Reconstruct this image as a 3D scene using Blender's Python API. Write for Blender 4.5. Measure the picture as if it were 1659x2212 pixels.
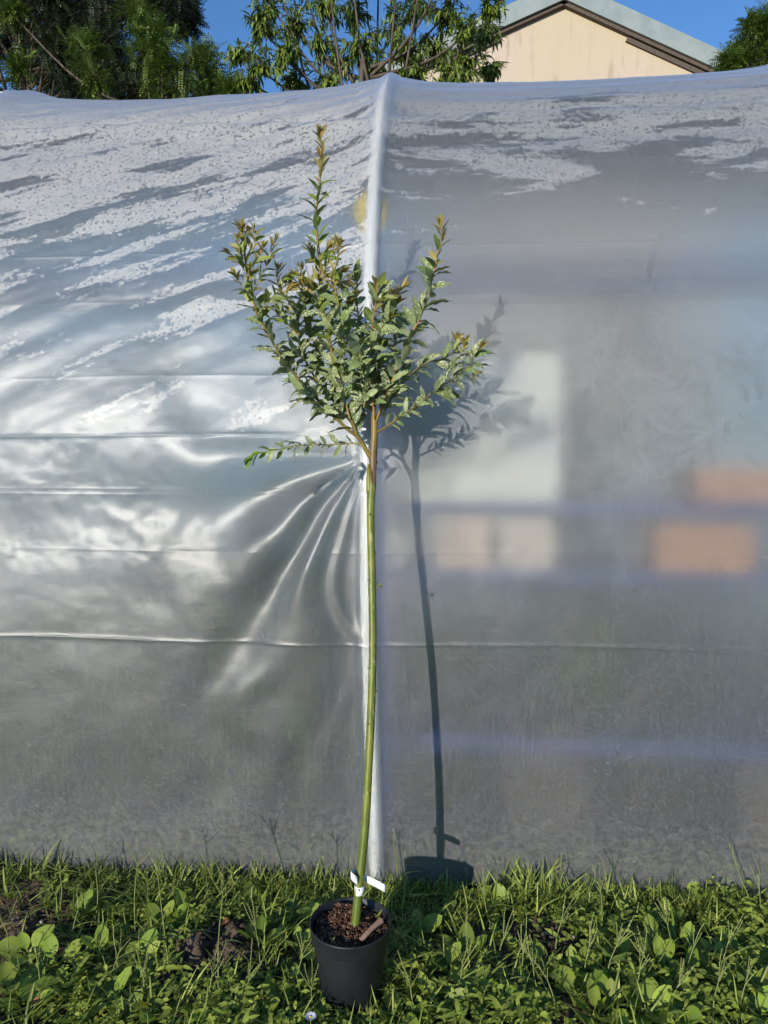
import bpy, math, random
import numpy as np
from mathutils import Vector, Matrix, noise as mnoise

S = bpy.context.scene
for o in list(bpy.data.objects):
    bpy.data.objects.remove(o)
R = math.radians
random.seed(7)
rng = np.random.default_rng(7)
TAU = math.tau

# ------------------------------------------------------------------ camera
CAMZ, PITCH, FPX, CX, CY = 1.40, R(3.0), 1535.0, 829.5, 1106.0     # pixel units of a 1659 x 2212 view of the photo
cam = bpy.data.cameras.new('Camera')
cam.sensor_fit = 'VERTICAL'
cam.sensor_height = 36.0
cam.sensor_width = 27.0
cam.lens = 36.0 * FPX / 2212.0
cam.clip_start, cam.clip_end = 0.05, 2000
camo = bpy.data.objects.new('Camera', cam)
camo.location = (0, 0, CAMZ)
camo.rotation_euler = (R(90) - PITCH, 0, 0)
S.collection.objects.link(camo)
S.camera = camo

# ------------------------------------------------------------------ sky and sun
SUN_EL, SUN_AZ = R(12.8), R(28.5)        # sun stands behind the camera, 28 degrees to its left
w = bpy.data.worlds.new('World')
S.world = w
w.use_nodes = True
wn = w.node_tree
wn.nodes.clear()
sky = wn.nodes.new('ShaderNodeTexSky')
sky.sky_type = 'NISHITA'
sky.sun_disc = False
sky.sun_elevation = SUN_EL
sky.sun_rotation = R(180) + SUN_AZ
sky.air_density, sky.dust_density, sky.ozone_density = 1.0, 0.10, 5.5
bg = wn.nodes.new('ShaderNodeBackground')
bg.inputs['Strength'].default_value = 0.15
wo = wn.nodes.new('ShaderNodeOutputWorld')
wn.links.new(sky.outputs[0], bg.inputs[0])
wn.links.new(bg.outputs[0], wo.inputs[0])
sl = bpy.data.lights.new('Sun', 'SUN')
sl.energy = 3.7
sl.angle = R(0.5)
sl.color = (1.0, 0.93, 0.82)
so = bpy.data.objects.new('Sun', sl)
SUNDIR = Vector((math.sin(SUN_AZ) * math.cos(SUN_EL), math.cos(SUN_AZ) * math.cos(SUN_EL), -math.sin(SUN_EL)))
so.rotation_euler = SUNDIR.to_track_quat('-Z', 'Y').to_euler()
so.location = (-4, -7, 5)
S.collection.objects.link(so)

S.view_settings.view_transform = 'Standard'
S.view_settings.look = 'None'
S.view_settings.exposure = 0.5
S.view_settings.gamma = 1.0
S.view_settings.use_curve_mapping = False
S.render.engine = 'CYCLES'
S.cycles.use_denoising = True
S.cycles.max_bounces = 10
S.cycles.diffuse_bounces = 3
S.cycles.glossy_bounces = 3
S.cycles.transmission_bounces = 6
S.cycles.transparent_max_bounces = 8
S.cycles.caustics_refractive = True
S.cycles.caustics_reflective = False
S.cycles.sample_clamp_indirect = 25.0
S.cycles.blur_glossy = 0.3

# ------------------------------------------------------------------ helpers
C = S.collection
FWD = Vector((0, math.cos(PITCH), -math.sin(PITCH)))
UPV = Vector((0, math.sin(PITCH), math.cos(PITCH)))
EYE = Vector((0, 0, CAMZ))

def ray(x, y):
    return Vector((1, 0, 0)) * ((x - CX) / FPX) + UPV * ((CY - y) / FPX) + FWD

def at(x, y, Y):                       # the point at world depth Y behind a photo pixel
    d = ray(x, y)
    return EYE + d * (Y / d.y)

def on_ground(x, y, z=0.0):
    d = ray(x, y)
    return EYE + d * ((z - CAMZ) / d.z)

def pxm(Y):                            # metres per pixel at depth Y
    return Y / FPX

def tag(o, label=None, cat=None, group=None, kind=None):
    if label: o['label'] = label
    if cat: o['category'] = cat
    if group: o['group'] = group
    if kind: o['kind'] = kind
    return o

def empty(name, loc=(0, 0, 0), rz=0.0, sc=1.0):
    o = bpy.data.objects.new(name, None)
    o.empty_display_size = 0.05
    o.location = loc
    o.rotation_euler = (0, 0, rz)
    o.scale = (sc, sc, sc)
    C.objects.link(o)
    return o

def adopt(o, parent):                  # parent an object whose mesh is in world coordinates
    o.parent = parent
    if parent.type == 'EMPTY':         # mesh parents already lie in world coordinates
        o.matrix_parent_inverse = Matrix.Translation(-parent.location)
    return o

class MB:
    def __init__(self):
        self.v, self.f, self.uv, self.mi = [], [], [], []
    def quad_grid(self, P, uvs=None, m=0, closed=False):
        nr, nc = len(P), len(P[0])
        b = len(self.v)
        for r in P: self.v.extend([tuple(p) for p in r])
        for i in range(nr - 1):
            for j in range(nc if closed else nc - 1):
                j2 = (j + 1) % nc
                self.f.append((b + i * nc + j, b + i * nc + j2, b + (i + 1) * nc + j2, b + (i + 1) * nc + j))
                self.mi.append(m)
                if uvs is not None:
                    self.uv.extend([uvs[i][j], uvs[i][j2], uvs[i + 1][j2], uvs[i + 1][j]])
                else:
                    nn = nc if closed else nc - 1
                    self.uv.extend([(j / nn, i / (nr - 1)), ((j + 1) / nn, i / (nr - 1)), ((j + 1) / nn, (i + 1) / (nr - 1)), (j / nn, (i + 1) / (nr - 1))])
    def poly(self, pts, m=0):
        b = len(self.v)
        self.v.extend([tuple(p) for p in pts])
        self.f.append(tuple(range(b, b + len(pts))))
        self.mi.append(m)
        self.uv.extend([(0.5, 0.5)] * len(pts))
    def tube(self, pts, rad, n=8, m=0, cap=True, wob=0.0):
        pts = [Vector(p) for p in pts]
        k = len(pts)
        if not hasattr(rad, '__len__'): rad = [rad] * k
        t0 = (pts[1] - pts[0]).normalized()
        a = t0.orthogonal().normalized()
        P = []
        for i in range(k):
            t = (pts[min(i + 1, k - 1)] - pts[max(i - 1, 0)]).normalized()
            a = (a - t * a.dot(t)).normalized()
            b = t.cross(a)
            row = []
            for j in range(n):
                an = TAU * j / n
                r = rad[i] * (1 + wob * random.uniform(-1, 1))
                row.append(pts[i] + (a * math.cos(an) + b * math.sin(an)) * r)
            P.append(row)
        self.quad_grid(P, m=m, closed=True)
        if cap:
            self.poly(P[0][::-1], m)
            self.poly(P[-1], m)
    def box(self, c, s, m=0, rot=None):
        c = Vector(c)
        pts = []
        for z in (-1, 1):
            for y in (-1, 1):
                for x in (-1, 1):
                    p = Vector((x * s[0] / 2, y * s[1] / 2, z * s[2] / 2))
                    if rot is not None: p = rot @ p
                    pts.append(c + p)
        for q in ((0, 2, 3, 1), (4, 5, 7, 6), (0, 1, 5, 4), (1, 3, 7, 5), (3, 2, 6, 7), (2, 0, 4, 6)):
            self.poly([pts[i] for i in q], m)
    def lathe(self, prof, n=48, c=(0, 0, 0), m=0):
        P = [[(c[0] + r * math.cos(TAU * j / n), c[1] + r * math.sin(TAU * j / n), c[2] + z) for j in range(n)] for r, z in prof]
        self.quad_grid(P, m=m, closed=True)
    def mesh(self, name, mats, smooth=True):
        me = bpy.data.meshes.new(name)
        me.from_pydata(self.v, [], self.f)
        if not isinstance(mats, (list, tuple)): mats = [mats]
        for m in mats: me.materials.append(m)
        ul = me.uv_layers.new(name='UVMap')
        ul.data.foreach_set('uv', np.array(self.uv, dtype=np.float32).ravel())
        me.polygons.foreach_set('material_index', self.mi)
        me.polygons.foreach_set('use_smooth', [smooth] * len(self.f))
        me.update()
        return me
    def build(self, name, mats, parent=None, smooth=True):
        o = bpy.data.objects.new(name, self.mesh(name, mats, smooth))
        C.objects.link(o)
        if parent is not None: adopt(o, parent)
        return o

def add_obj(name, me, parent, mtx):    # a child that shares mesh data, placed by a local matrix
    o = bpy.data.objects.new(name, me)
    C.objects.link(o)
    o.parent = parent
    o.matrix_basis = mtx
    return o

def scatter(name, items, mats, parent=None):
    """items: list of (template, list of 4x4 numpy matrices); every template is (verts Nx3, faces, uv per loop, material index). ONE mesh."""
    V, L, LS, UV, MI = [], [], [], [], []
    base = 0
    for (tv, tf, tuv, tm), M in items:
        if len(M) == 0: continue
        M = np.asarray(M, dtype=np.float64)
        tv = np.asarray(tv, dtype=np.float64)
        h = np.c_[tv, np.ones(len(tv))]
        P = np.einsum('nij,vj->nvi', M, h)[:, :, :3]
        n = len(M)
        loops = np.array([i for f in tf for i in f], dtype=np.int64)
        sizes = np.array([len(f) for f in tf], dtype=np.int64)
        off = base + np.arange(n)[:, None] * len(tv)
        V.append(P.reshape(-1, 3))
        L.append((off + loops[None, :]).ravel())
        LS.append(np.tile(sizes, n))
        UV.append(np.tile(np.asarray(tuv, dtype=np.float32).reshape(-1, 2), (n, 1)))
        MI.append(np.full(n * len(tf), tm, dtype=np.int32))
        base += n * len(tv)
    V, L, LS, UV, MI = np.concatenate(V), np.concatenate(L), np.concatenate(LS), np.concatenate(UV), np.concatenate(MI)
    me = bpy.data.meshes.new(name)
    me.vertices.add(len(V)); me.vertices.foreach_set('co', V.astype(np.float32).ravel())
    me.loops.add(len(L)); me.loops.foreach_set('vertex_index', L.astype(np.int32))
    me.polygons.add(len(LS))
    me.polygons.foreach_set('loop_start', np.r_[0, np.cumsum(LS)[:-1]].astype(np.int32))
    me.polygons.foreach_set('loop_total', LS.astype(np.int32))
    for m in mats: me.materials.append(m)
    me.polygons.foreach_set('material_index', MI)
    me.polygons.foreach_set('use_smooth', np.ones(len(LS), dtype=bool))
    ul = me.uv_layers.new(name='UVMap')
    ul.data.foreach_set('uv', UV.ravel())
    me.update(calc_edges=True)
    o = bpy.data.objects.new(name, me)
    C.objects.link(o)
    if parent is not None: adopt(o, parent)
    return o

def frame(p, d, up, sc=1.0):           # matrix whose +Y follows d and whose +Z leans to up
    d = Vector(d).normalized()
    x = d.cross(Vector(up))
    if x.length < 1e-4: x = d.orthogonal()
    x.normalize()
    z = x.cross(d)
    s = sc if hasattr(sc, '__len__') else (sc, sc, sc)
    return Matrix(((x.x * s[0], d.x * s[1], z.x * s[2], p[0]), (x.y * s[0], d.y * s[1], z.y * s[2], p[1]), (x.z * s[0], d.z * s[1], z.z * s[2], p[2]), (0, 0, 0, 1)))

def rnd(a, b): return random.uniform(a, b)
def rvec():
    v = Vector((random.gauss(0, 1), random.gauss(0, 1), random.gauss(0, 1)))
    return v.normalized()

def smooth_path(pts, n):               # Catmull-Rom through the points
    pts = [Vector(p) for p in pts]
    q = [pts[0] * 2 - pts[1]] + pts + [pts[-1] * 2 - pts[-2]]
    out = []
    segs = len(pts) - 1
    for i in range(n):
        t = i / (n - 1) * segs
        k = min(int(t), segs - 1)
        t -= k
        a, b, c, d = q[k], q[k + 1], q[k + 2], q[k + 3]
        out.append(0.5 * ((2 * b) + (c - a) * t + (2 * a - 5 * b + 4 * c - d) * t * t + (3 * b - a - 3 * c + d) * t ** 3))
    return out

def vnoise(x, y, seed=0):              # smooth value noise on numpy arrays, -1..1
    x = np.asarray(x, float); y = np.asarray(y, float)
    xi, yi = np.floor(x), np.floor(y)
    fx, fy = x - xi, y - yi
    fx, fy = fx * fx * fx * (fx * (fx * 6 - 15) + 10), fy * fy * fy * (fy * (fy * 6 - 15) + 10)
    def h(a, b):
        n = np.sin(a * 127.1 + b * 311.7 + seed * 74.7) * 43758.5453
        return (n - np.floor(n)) * 2 - 1
    return (h(xi, yi) * (1 - fx) + h(xi + 1, yi) * fx) * (1 - fy) + (h(xi, yi + 1) * (1 - fx) + h(xi + 1, yi + 1) * fx) * fy

def fbm(x, y, o=4, seed=0):
    t, a = 0.0, 1.0
    for i in range(o):
        t = t + vnoise(x, y, seed + i) * a
        x, y, a = x * 2.03, y * 2.03, a * 0.5
    return t

# ------------------------------------------------------------------ materials
def nd(nt, typ, ins=None, **props):
    n = nt.nodes.new(typ)
    for k, v in props.items(): setattr(n, k, v)
    for k, v in (ins or {}).items():
        if hasattr(v, 'is_output') or isinstance(v, bpy.types.NodeSocket):
            nt.links.new(v, n.inputs[k])
        else:
            n.inputs[k].default_value = v
    return n

def newmat(name):
    m = bpy.data.materials.new(name)
    m.use_nodes = True
    m.node_tree.nodes.clear()
    return m, m.node_tree

def out(nt, sh):
    o = nt.nodes.new('ShaderNodeOutputMaterial')
    nt.links.new(sh, o.inputs['Surface'])

def col(c): return (c[0], c[1], c[2], 1.0)

def math_(nt, op, a, b=0.0, clamp=False):
    return nd(nt, 'ShaderNodeMath', {0: a, 1: b}, operation=op, use_clamp=clamp).outputs[0]

def mixc(nt, f, a, b, blend='MIX'):
    n = nt.nodes.new('ShaderNodeMix')
    n.data_type = 'RGBA'
    n.blend_type = blend
    for k, v in ((0, f), (6, a), (7, b)):
        if isinstance(v, bpy.types.NodeSocket): nt.links.new(v, n.inputs[k])
        else: n.inputs[k].default_value = v
    return n.outputs[2]

def maprange(nt, v, a, b, c=0.0, d=1.0, smooth=True):
    n = nd(nt, 'ShaderNodeMapRange', {0: v, 1: a, 2: b, 3: c, 4: d})
    if smooth: n.interpolation_type = 'SMOOTHSTEP'
    return n.outputs[0]

def plain(name, c, rough=0.6, c2=None, scale=8.0, bump=0.0, bscale=60.0, spec=0.3, stretch=None):
    m, nt = newmat(name)
    tc = nd(nt, 'ShaderNodeTexCoord')
    co = tc.outputs['Object']
    if stretch:
        co = nd(nt, 'ShaderNodeMapping', {0: co, 3: stretch}).outputs[0]
    bc = col(c)
    if c2:
        n = nd(nt, 'ShaderNodeTexNoise', {'Vector': co, 'Scale': scale, 'Detail': 6.0, 'Roughness': 0.65})
        f = maprange(nt, n.outputs[0], 0.35, 0.65)
        bc = mixc(nt, f, col(c), col(c2))
    b = nd(nt, 'ShaderNodeBsdfPrincipled', {'Base Color': bc, 'Roughness': rough, 'Specular IOR Level': spec})
    if bump:
        n2 = nd(nt, 'ShaderNodeTexNoise', {'Vector': co, 'Scale': bscale, 'Detail': 5.0})
        bp = nd(nt, 'ShaderNodeBump', {'Height': n2.outputs[0], 'Strength': bump, 'Distance': 0.01})
        nt.links.new(bp.outputs[0], b.inputs['Normal'])
    out(nt, b.outputs[0])
    return m

def leafmat(name, c, c2, speck=None, speck_amt=0.5, under=None, rough=0.45, trans=0.35, vein=0.25, var=0.42):
    """leaf: base colour varying from leaf to leaf, pale midrib, optional cream variegation, paler underside, some light passing through"""
    m, nt = newmat(name)
    uv = nd(nt, 'ShaderNodeUVMap').outputs[0]
    geo = nd(nt, 'ShaderNodeNewGeometry')
    oi = nd(nt, 'ShaderNodeObjectInfo')
    r = math_(nt, 'FRACT', math_(nt, 'ADD', geo.outputs['Random Per Island'], oi.outputs['Random']))
    bc = mixc(nt, r, col(c), col(c2))
    r2 = math_(nt, 'FRACT', math_(nt, 'MULTIPLY', r, 7.31))
    val = math_(nt, 'ADD', math_(nt, 'MULTIPLY', r2, var * 2), 1 - var)
    bc = nd(nt, 'ShaderNodeHueSaturation', {'Color': bc, 'Value': val}).outputs[0]
    sx = nd(nt, 'ShaderNodeSeparateXYZ', {0: uv})
    if speck:
        mp = nd(nt, 'ShaderNodeCombineXYZ', {0: math_(nt, 'MULTIPLY', sx.outputs[0], 5.0), 1: math_(nt, 'MULTIPLY', sx.outputs[1], 11.0), 2: math_(nt, 'MULTIPLY', r, 50.0)})
        n = nd(nt, 'ShaderNodeTexNoise', {'Vector': mp.outputs[0], 'Scale': 1.0, 'Detail': 3.0, 'Roughness': 0.6})
        th = math_(nt, 'ADD', 0.62 - 0.22 * speck_amt, math_(nt, 'MULTIPLY', r2, 0.12))
        f = maprange(nt, math_(nt, 'SUBTRACT', n.outputs[0], th), 0.0, 0.06)
        bc = mixc(nt, f, bc, col(speck))
    d = math_(nt, 'ABSOLUTE', math_(nt, 'SUBTRACT', sx.outputs[0], 0.5))
    vf = maprange(nt, d, 0.03, 0.09, vein, 0.0)
    bc = mixc(nt, vf, bc, col((0.35, 0.42, 0.16)))
    if under:
        bc = mixc(nt, math_(nt, 'MULTIPLY', geo.outputs['Backfacing'], 0.8), bc, col(under))
    p = nd(nt, 'ShaderNodeBsdfPrincipled', {'Base Color': bc, 'Roughness': rough, 'Specular IOR Level': 0.35})
    tcol = mixc(nt, 1.0, bc, col((1.0, 1.0, 0.45)), 'MULTIPLY')
    t = nd(nt, 'ShaderNodeBsdfTranslucent', {'Color': tcol})
    mx = nd(nt, 'ShaderNodeMixShader', {0: trans, 1: p.outputs[0], 2: t.outputs[0]})
    out(nt, mx.outputs[0])
    return m

M = {}
M['leaf_var'] = leafmat('leaf_variegated', (0.11, 0.175, 0.05), (0.26, 0.315, 0.135), (0.56, 0.58, 0.36), 0.60, (0.26, 0.32, 0.22), trans=0.25)
M['leaf_green'] = leafmat('leaf_green', (0.13, 0.20, 0.03), (0.27, 0.32, 0.06), (0.40, 0.46, 0.22), 0.05, (0.18, 0.25, 0.12))
M['leaf_bronze'] = leafmat('leaf_bronze', (0.34, 0.32, 0.075), (0.32, 0.20, 0.055), (0.48, 0.44, 0.16), 0.15, (0.32, 0.28, 0.10), trans=0.4)
M['leaf_bright'] = leafmat('leaf_bright', (0.16, 0.30, 0.035), (0.22, 0.36, 0.05), None, 0, (0.22, 0.32, 0.12), trans=0.4)
M['plantain'] = leafmat('plantain_leaf', (0.20, 0.30, 0.036), (0.36, 0.43, 0.07), None, 0, (0.14, 0.22, 0.07), trans=0.35, vein=0.35)
M['weed'] = leafmat('weed_leaf', (0.14, 0.215, 0.027), (0.33, 0.37, 0.065), None, 0, (0.11, 0.17, 0.05), trans=0.3)
M['grass'] = leafmat('grass_blade', (0.17, 0.25, 0.036), (0.36, 0.40, 0.09), None, 0, (0.11, 0.17, 0.04), trans=0.3)
M['straw'] = leafmat('dry_grass', (0.32, 0.25, 0.12), (0.22, 0.15, 0.07), None, 0, None, trans=0.15)
M['spike'] = leafmat('seed_spike', (0.22, 0.28, 0.07), (0.34, 0.36, 0.13), (0.36, 0.33, 0.16), 0.3, None, trans=0.2)
M['locust'] = leafmat('locust_leaflet', (0.085, 0.155, 0.02), (0.17, 0.24, 0.032), None, 0, (0.07, 0.12, 0.03), trans=0.25)
M['shadeleaf'] = leafmat('shade_dark_leaf', (0.006, 0.013, 0.005), (0.014, 0.024, 0.008), None, 0, (0.035, 0.055, 0.03), trans=0.12, rough=0.4)  # near-black leaf colour carries the shade of the crown
M['peach'] = leafmat('peach_leaf', (0.11, 0.19, 0.024), (0.27, 0.33, 0.055), None, 0, (0.13, 0.19, 0.07), trans=0.3, rough=0.4)
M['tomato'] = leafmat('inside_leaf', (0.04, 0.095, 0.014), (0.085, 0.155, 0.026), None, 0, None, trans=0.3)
M['bark'] = plain('bark', (0.055, 0.042, 0.032), 0.85, (0.12, 0.095, 0.07), 14, 0.5, 40, stretch=(1, 1, 0.25))
M['twig'] = plain('twig_bark', (0.22, 0.17, 0.035), 0.5, (0.14, 0.11, 0.03), 25)
M['twig_red'] = plain('twig_red', (0.36, 0.13, 0.05), 0.5, (0.26, 0.20, 0.05), 12)
M['soil'] = None
M['pot'] = plain('black_pot_plastic', (0.010, 0.011, 0.013), 0.45, (0.016, 0.017, 0.020), 9, 0.05, 90, spec=0.4)
M['paper'] = plain('white_label_paper', (0.80, 0.81, 0.82), 0.55, spec=0.2)
M['pipe'] = plain('white_hoop_pipe', (0.86, 0.85, 0.82), 0.35, (0.74, 0.70, 0.62), 3.0, spec=0.4)
M['chip'] = plain('bark_chip', (0.075, 0.034, 0.018), 0.9, (0.15, 0.075, 0.04), 30)
M['wood'] = plain('dead_wood', (0.20, 0.11, 0.07), 0.8, (0.30, 0.20, 0.14), 18, 0.3, 50)
M['pebble'] = plain('pebble_stone', (0.32, 0.24, 0.18), 0.7, (0.42, 0.36, 0.30), 40)
M['deadleaf'] = plain('fallen_leaf', (0.42, 0.17, 0.05), 0.7, (0.30, 0.13, 0.05), 60)

def soil_mat(name, c1, c2, c3, scale):
    m, nt = newmat(name)
    co = nd(nt, 'ShaderNodeTexCoord').outputs['Object']
    n1 = nd(nt, 'ShaderNodeTexNoise', {'Vector': co, 'Scale': scale, 'Detail': 8.0, 'Roughness': 0.7})
    n2 = nd(nt, 'ShaderNodeTexNoise', {'Vector': co, 'Scale': scale * 6, 'Detail': 4.0, 'Roughness': 0.6})
    bc = mixc(nt, maprange(nt, n1.outputs[0], 0.35, 0.65), col(c1), col(c2))
    bc = mixc(nt, maprange(nt, n2.outputs[0], 0.6, 0.75, 0, 0.8), bc, col(c3))
    h = math_(nt, 'ADD', n1.outputs[0], math_(nt, 'MULTIPLY', n2.outputs[0], 0.5))
    bp = nd(nt, 'ShaderNodeBump', {'Height': h, 'Strength': 0.9, 'Distance': 0.02})
    p = nd(nt, 'ShaderNodeBsdfPrincipled', {'Base Color': bc, 'Roughness': 0.95, 'Specular IOR Level': 0.15, 'Normal': bp.outputs[0]})
    out(nt, p.outputs[0])
    return m
M['soil'] = soil_mat('soil', (0.075, 0.052, 0.035), (0.13, 0.095, 0.066), (0.19, 0.15, 0.11), 14)
M['compost'] = soil_mat('compost', (0.045, 0.022, 0.013), (0.085, 0.042, 0.025), (0.15, 0.085, 0.055), 40)

def stem_mat():
    m, nt = newmat('willow_stem_bark')
    co = nd(nt, 'ShaderNodeTexCoord').outputs['Object']
    sz = nd(nt, 'ShaderNodeSeparateXYZ', {0: co}).outputs[2]
    mp = nd(nt, 'ShaderNodeMapping', {0: co, 3: (40, 40, 6)}).outputs[0]
    n = nd(nt, 'ShaderNodeTexNoise', {'Vector': mp, 'Scale': 1.0, 'Detail': 6.0, 'Roughness': 0.65})
    n2 = nd(nt, 'ShaderNodeTexNoise', {'Vector': co, 'Scale': 7.0, 'Detail': 3.0})
    g = mixc(nt, maprange(nt, n.outputs[0], 0.35, 0.68), col((0.085, 0.120, 0.014)), col((0.20, 0.21, 0.035)))
    g = mixc(nt, maprange(nt, n2.outputs[0], 0.58, 0.72, 0, 0.6), g, col((0.17, 0.13, 0.04)))
    mp2 = nd(nt, 'ShaderNodeMapping', {0: co, 3: (90, 90, 22)}).outputs[0]
    n3 = nd(nt, 'ShaderNodeTexNoise', {'Vector': mp2, 'Scale': 1.0, 'Detail': 2.0})
    g = mixc(nt, maprange(nt, n3.outputs[0], 0.64, 0.70, 0, 0.7), g, col((0.34, 0.33, 0.15)))
    # grafted wood above the union: brown bark, ochre higher up
    br = mixc(nt, maprange(nt, n.outputs[0], 0.35, 0.68), col((0.12, 0.075, 0.03)), col((0.24, 0.16, 0.06)))
    oc = mixc(nt, maprange(nt, sz, 1.46, 1.54), br, col((0.22, 0.145, 0.03)))
    bc = mixc(nt, maprange(nt, sz, 1.372, 1.39), g, oc)
    p = nd(nt, 'ShaderNodeBsdfPrincipled', {'Base Color': bc, 'Roughness': 0.42, 'Specular IOR Level': 0.35})
    bp = nd(nt, 'ShaderNodeBump', {'Height': n.outputs[0], 'Strength': 0.35, 'Distance': 0.004})
    nt.links.new(bp.outputs[0], p.inputs['Normal'])
    out(nt, p.outputs[0])
    return m
M['stem'] = stem_mat()

# ------------------------------------------------------------------ tunnel geometry
H0, RAD, HALF = 1.40, 2.16, 1.9         # straight leg, arch radius, hoop spacing
TX = Vector((1, -0.08, 0)).normalized()  # along the tunnel
TN = Vector((0.08, 1, 0)).normalized()   # into the tunnel
ORG = Vector((-0.055, 2.375, 0))
STOT = 2 * H0 + math.pi * RAD

def profile(s):
    s = np.asarray(s, float)
    th = np.clip((s - H0) / RAD, 0, math.pi)
    wv = RAD * (1 - np.cos(th))
    z = np.where(s < H0, s, np.where(s < H0 + math.pi * RAD, H0 + RAD * np.sin(th), STOT - s))
    return wv, z, -np.cos(th), np.sin(th)       # depth, height, outward normal (into-tunnel component, up)

def pole_u(s): return 0.030 * np.clip(1 - np.asarray(s, float) / 1.0, 0, 1)

def film_disp(u, s):
    du = u - pole_u(s) * np.exp(-(u / 0.3) ** 2)
    m = np.abs((u + HALF / 2) % HALF - HALF / 2)
    d = 0.0190 * np.exp(-(np.minimum(np.abs(du), m) / 0.032) ** 2)
    A = 0.006 + 0.044 * np.clip((s - 1.9) / 1.0, 0, 1)
    d -= A * (1 - np.exp(-(np.maximum(m - 0.030, 0) / 0.22)))
    # big folds hanging from the pole, on the left panel below the shoulder
    ax, as_ = u + 0.01, s - 1.46
    r = np.hypot(ax, as_)
    th = np.degrees(np.arctan2(-ax, -as_))       # 0 = straight down, positive = leftwards
    ths = th + 10 * fbm(u * 2.5, s * 2.5, 2, 5) * np.clip(r / 0.6, 0, 1)
    left = np.clip((-u) / 0.03, 0, 1)
    rr = np.clip(r / 0.42, 0, 1) ** 1.1
    def fold(a, t0, wd, reach):
        return a * np.exp(-((ths - t0) / wd) ** 2) * rr * np.exp(-(r / reach) ** 2)
    f = fold(0.066, 50, 9, 0.66) + fold(0.060, 27, 6.5, 0.95) - fold(0.050, 71, 10, 0.70) - fold(0.030, 38, 5.5, 0.75) + fold(0.040, 90, 10, 0.95) + fold(0.018, 12, 4, 0.7)
    d += f * left
    # diagonal pulls on the left panel, horizontal ones on the right
    q = s * 0.93 - u * 0.36 + 0.05 * fbm(u * 1.5, s * 1.5, 3, 9)
    lf = np.clip(-u / 0.1, 0, 1) * np.clip((s - 1.35) / 0.3, 0, 1)
    d += lf * (0.0019 * np.sin(q * 46) + 0.0035 * fbm(q * 9, (u + s) * 1.2, 3, 3))
    q2 = s - u * 0.05 + 0.04 * fbm(u * 1.2, s * 1.5, 3, 12)
    rf = np.clip(u / 0.1, 0, 1) * np.clip((s - 1.7) / 0.6, 0, 1)
    d += rf * (0.0025 * np.sin(q2 * 38) + 0.003 * fbm(q2 * 8, u * 1.1, 3, 14))
    # slack, crumpled film on the far left at waist height
    cr = np.clip((-u - 0.35) / 0.4, 0, 1) * np.exp(-((s - 1.25) / 0.32) ** 2)
    d += cr * (0.007 * fbm(u * 4, s * 5, 4, 21) + 0.0025 * fbm(u * 13 + s * 5, s * 13, 3, 22))
    d += (0.0022 * fbm(u * 6, s * 6, 3, 31) + 0.004 * fbm(u * 1.7, s * 1.7, 2, 33)) * (1 - np.exp(-(np.minimum(np.abs(du), m) / 0.07) ** 2))
    # long ledge running under the roof
    ln = 3.02 + 0.05 * fbm(u * 0.9, 0 * u, 3, 40)
    d += 0.030 * np.tanh((ln - s) / 0.022) * np.exp(-((s - ln) / 0.12) ** 2) * (1 - np.exp(-(m / 0.10) ** 2))
    # packing creases
    for s0, a, wd, k in CREASE:
        amp = a * (0.45 + 0.55 * np.abs(fbm(u * 2.2, 0 * u + s0 * 9, 3, 50)))
        if k < 0: amp = amp * np.clip(-u / 0.4, 0.15, 1)
        d += amp * np.exp(-np.abs((s - s0 - 0.006 * fbm(u * 1.4, 0 * u + s0, 2, 60)) / wd))
    return d

CREASE = [(0.83, 0.0055, 0.005, 1), (1.14, 0.0012, 0.005, 0), (1.335, 0.002, 0.005, -1), (1.355, 0.0015, 0.005, -1), (1.535, 0.0055, 0.005, -1), (1.74, 0.0015, 0.006, -1), (2.22, 0.003, 0.005, 1), (2.02, 0.001, 0.006, 0)]

def film_pos(u, s, d):
    wv, z, nn, nz = profile(s)
    w2 = wv + nn * d
    z2 = z + nz * d
    x = ORG.x + TX.x * u + TN.x * w2
    y = ORG.y + TX.y * u + TN.y * w2
    return np.stack([x, y, z2], -1)

def px_to_us(x, y):                     # photo pixel -> (u, s) on the upright wall
    d = ray(x, y)
    n = TN
    t = (ORG - EYE).dot(n) / d.dot(n)
    p = EYE + d * t
    return (p - ORG).dot(TX), p.z

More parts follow.
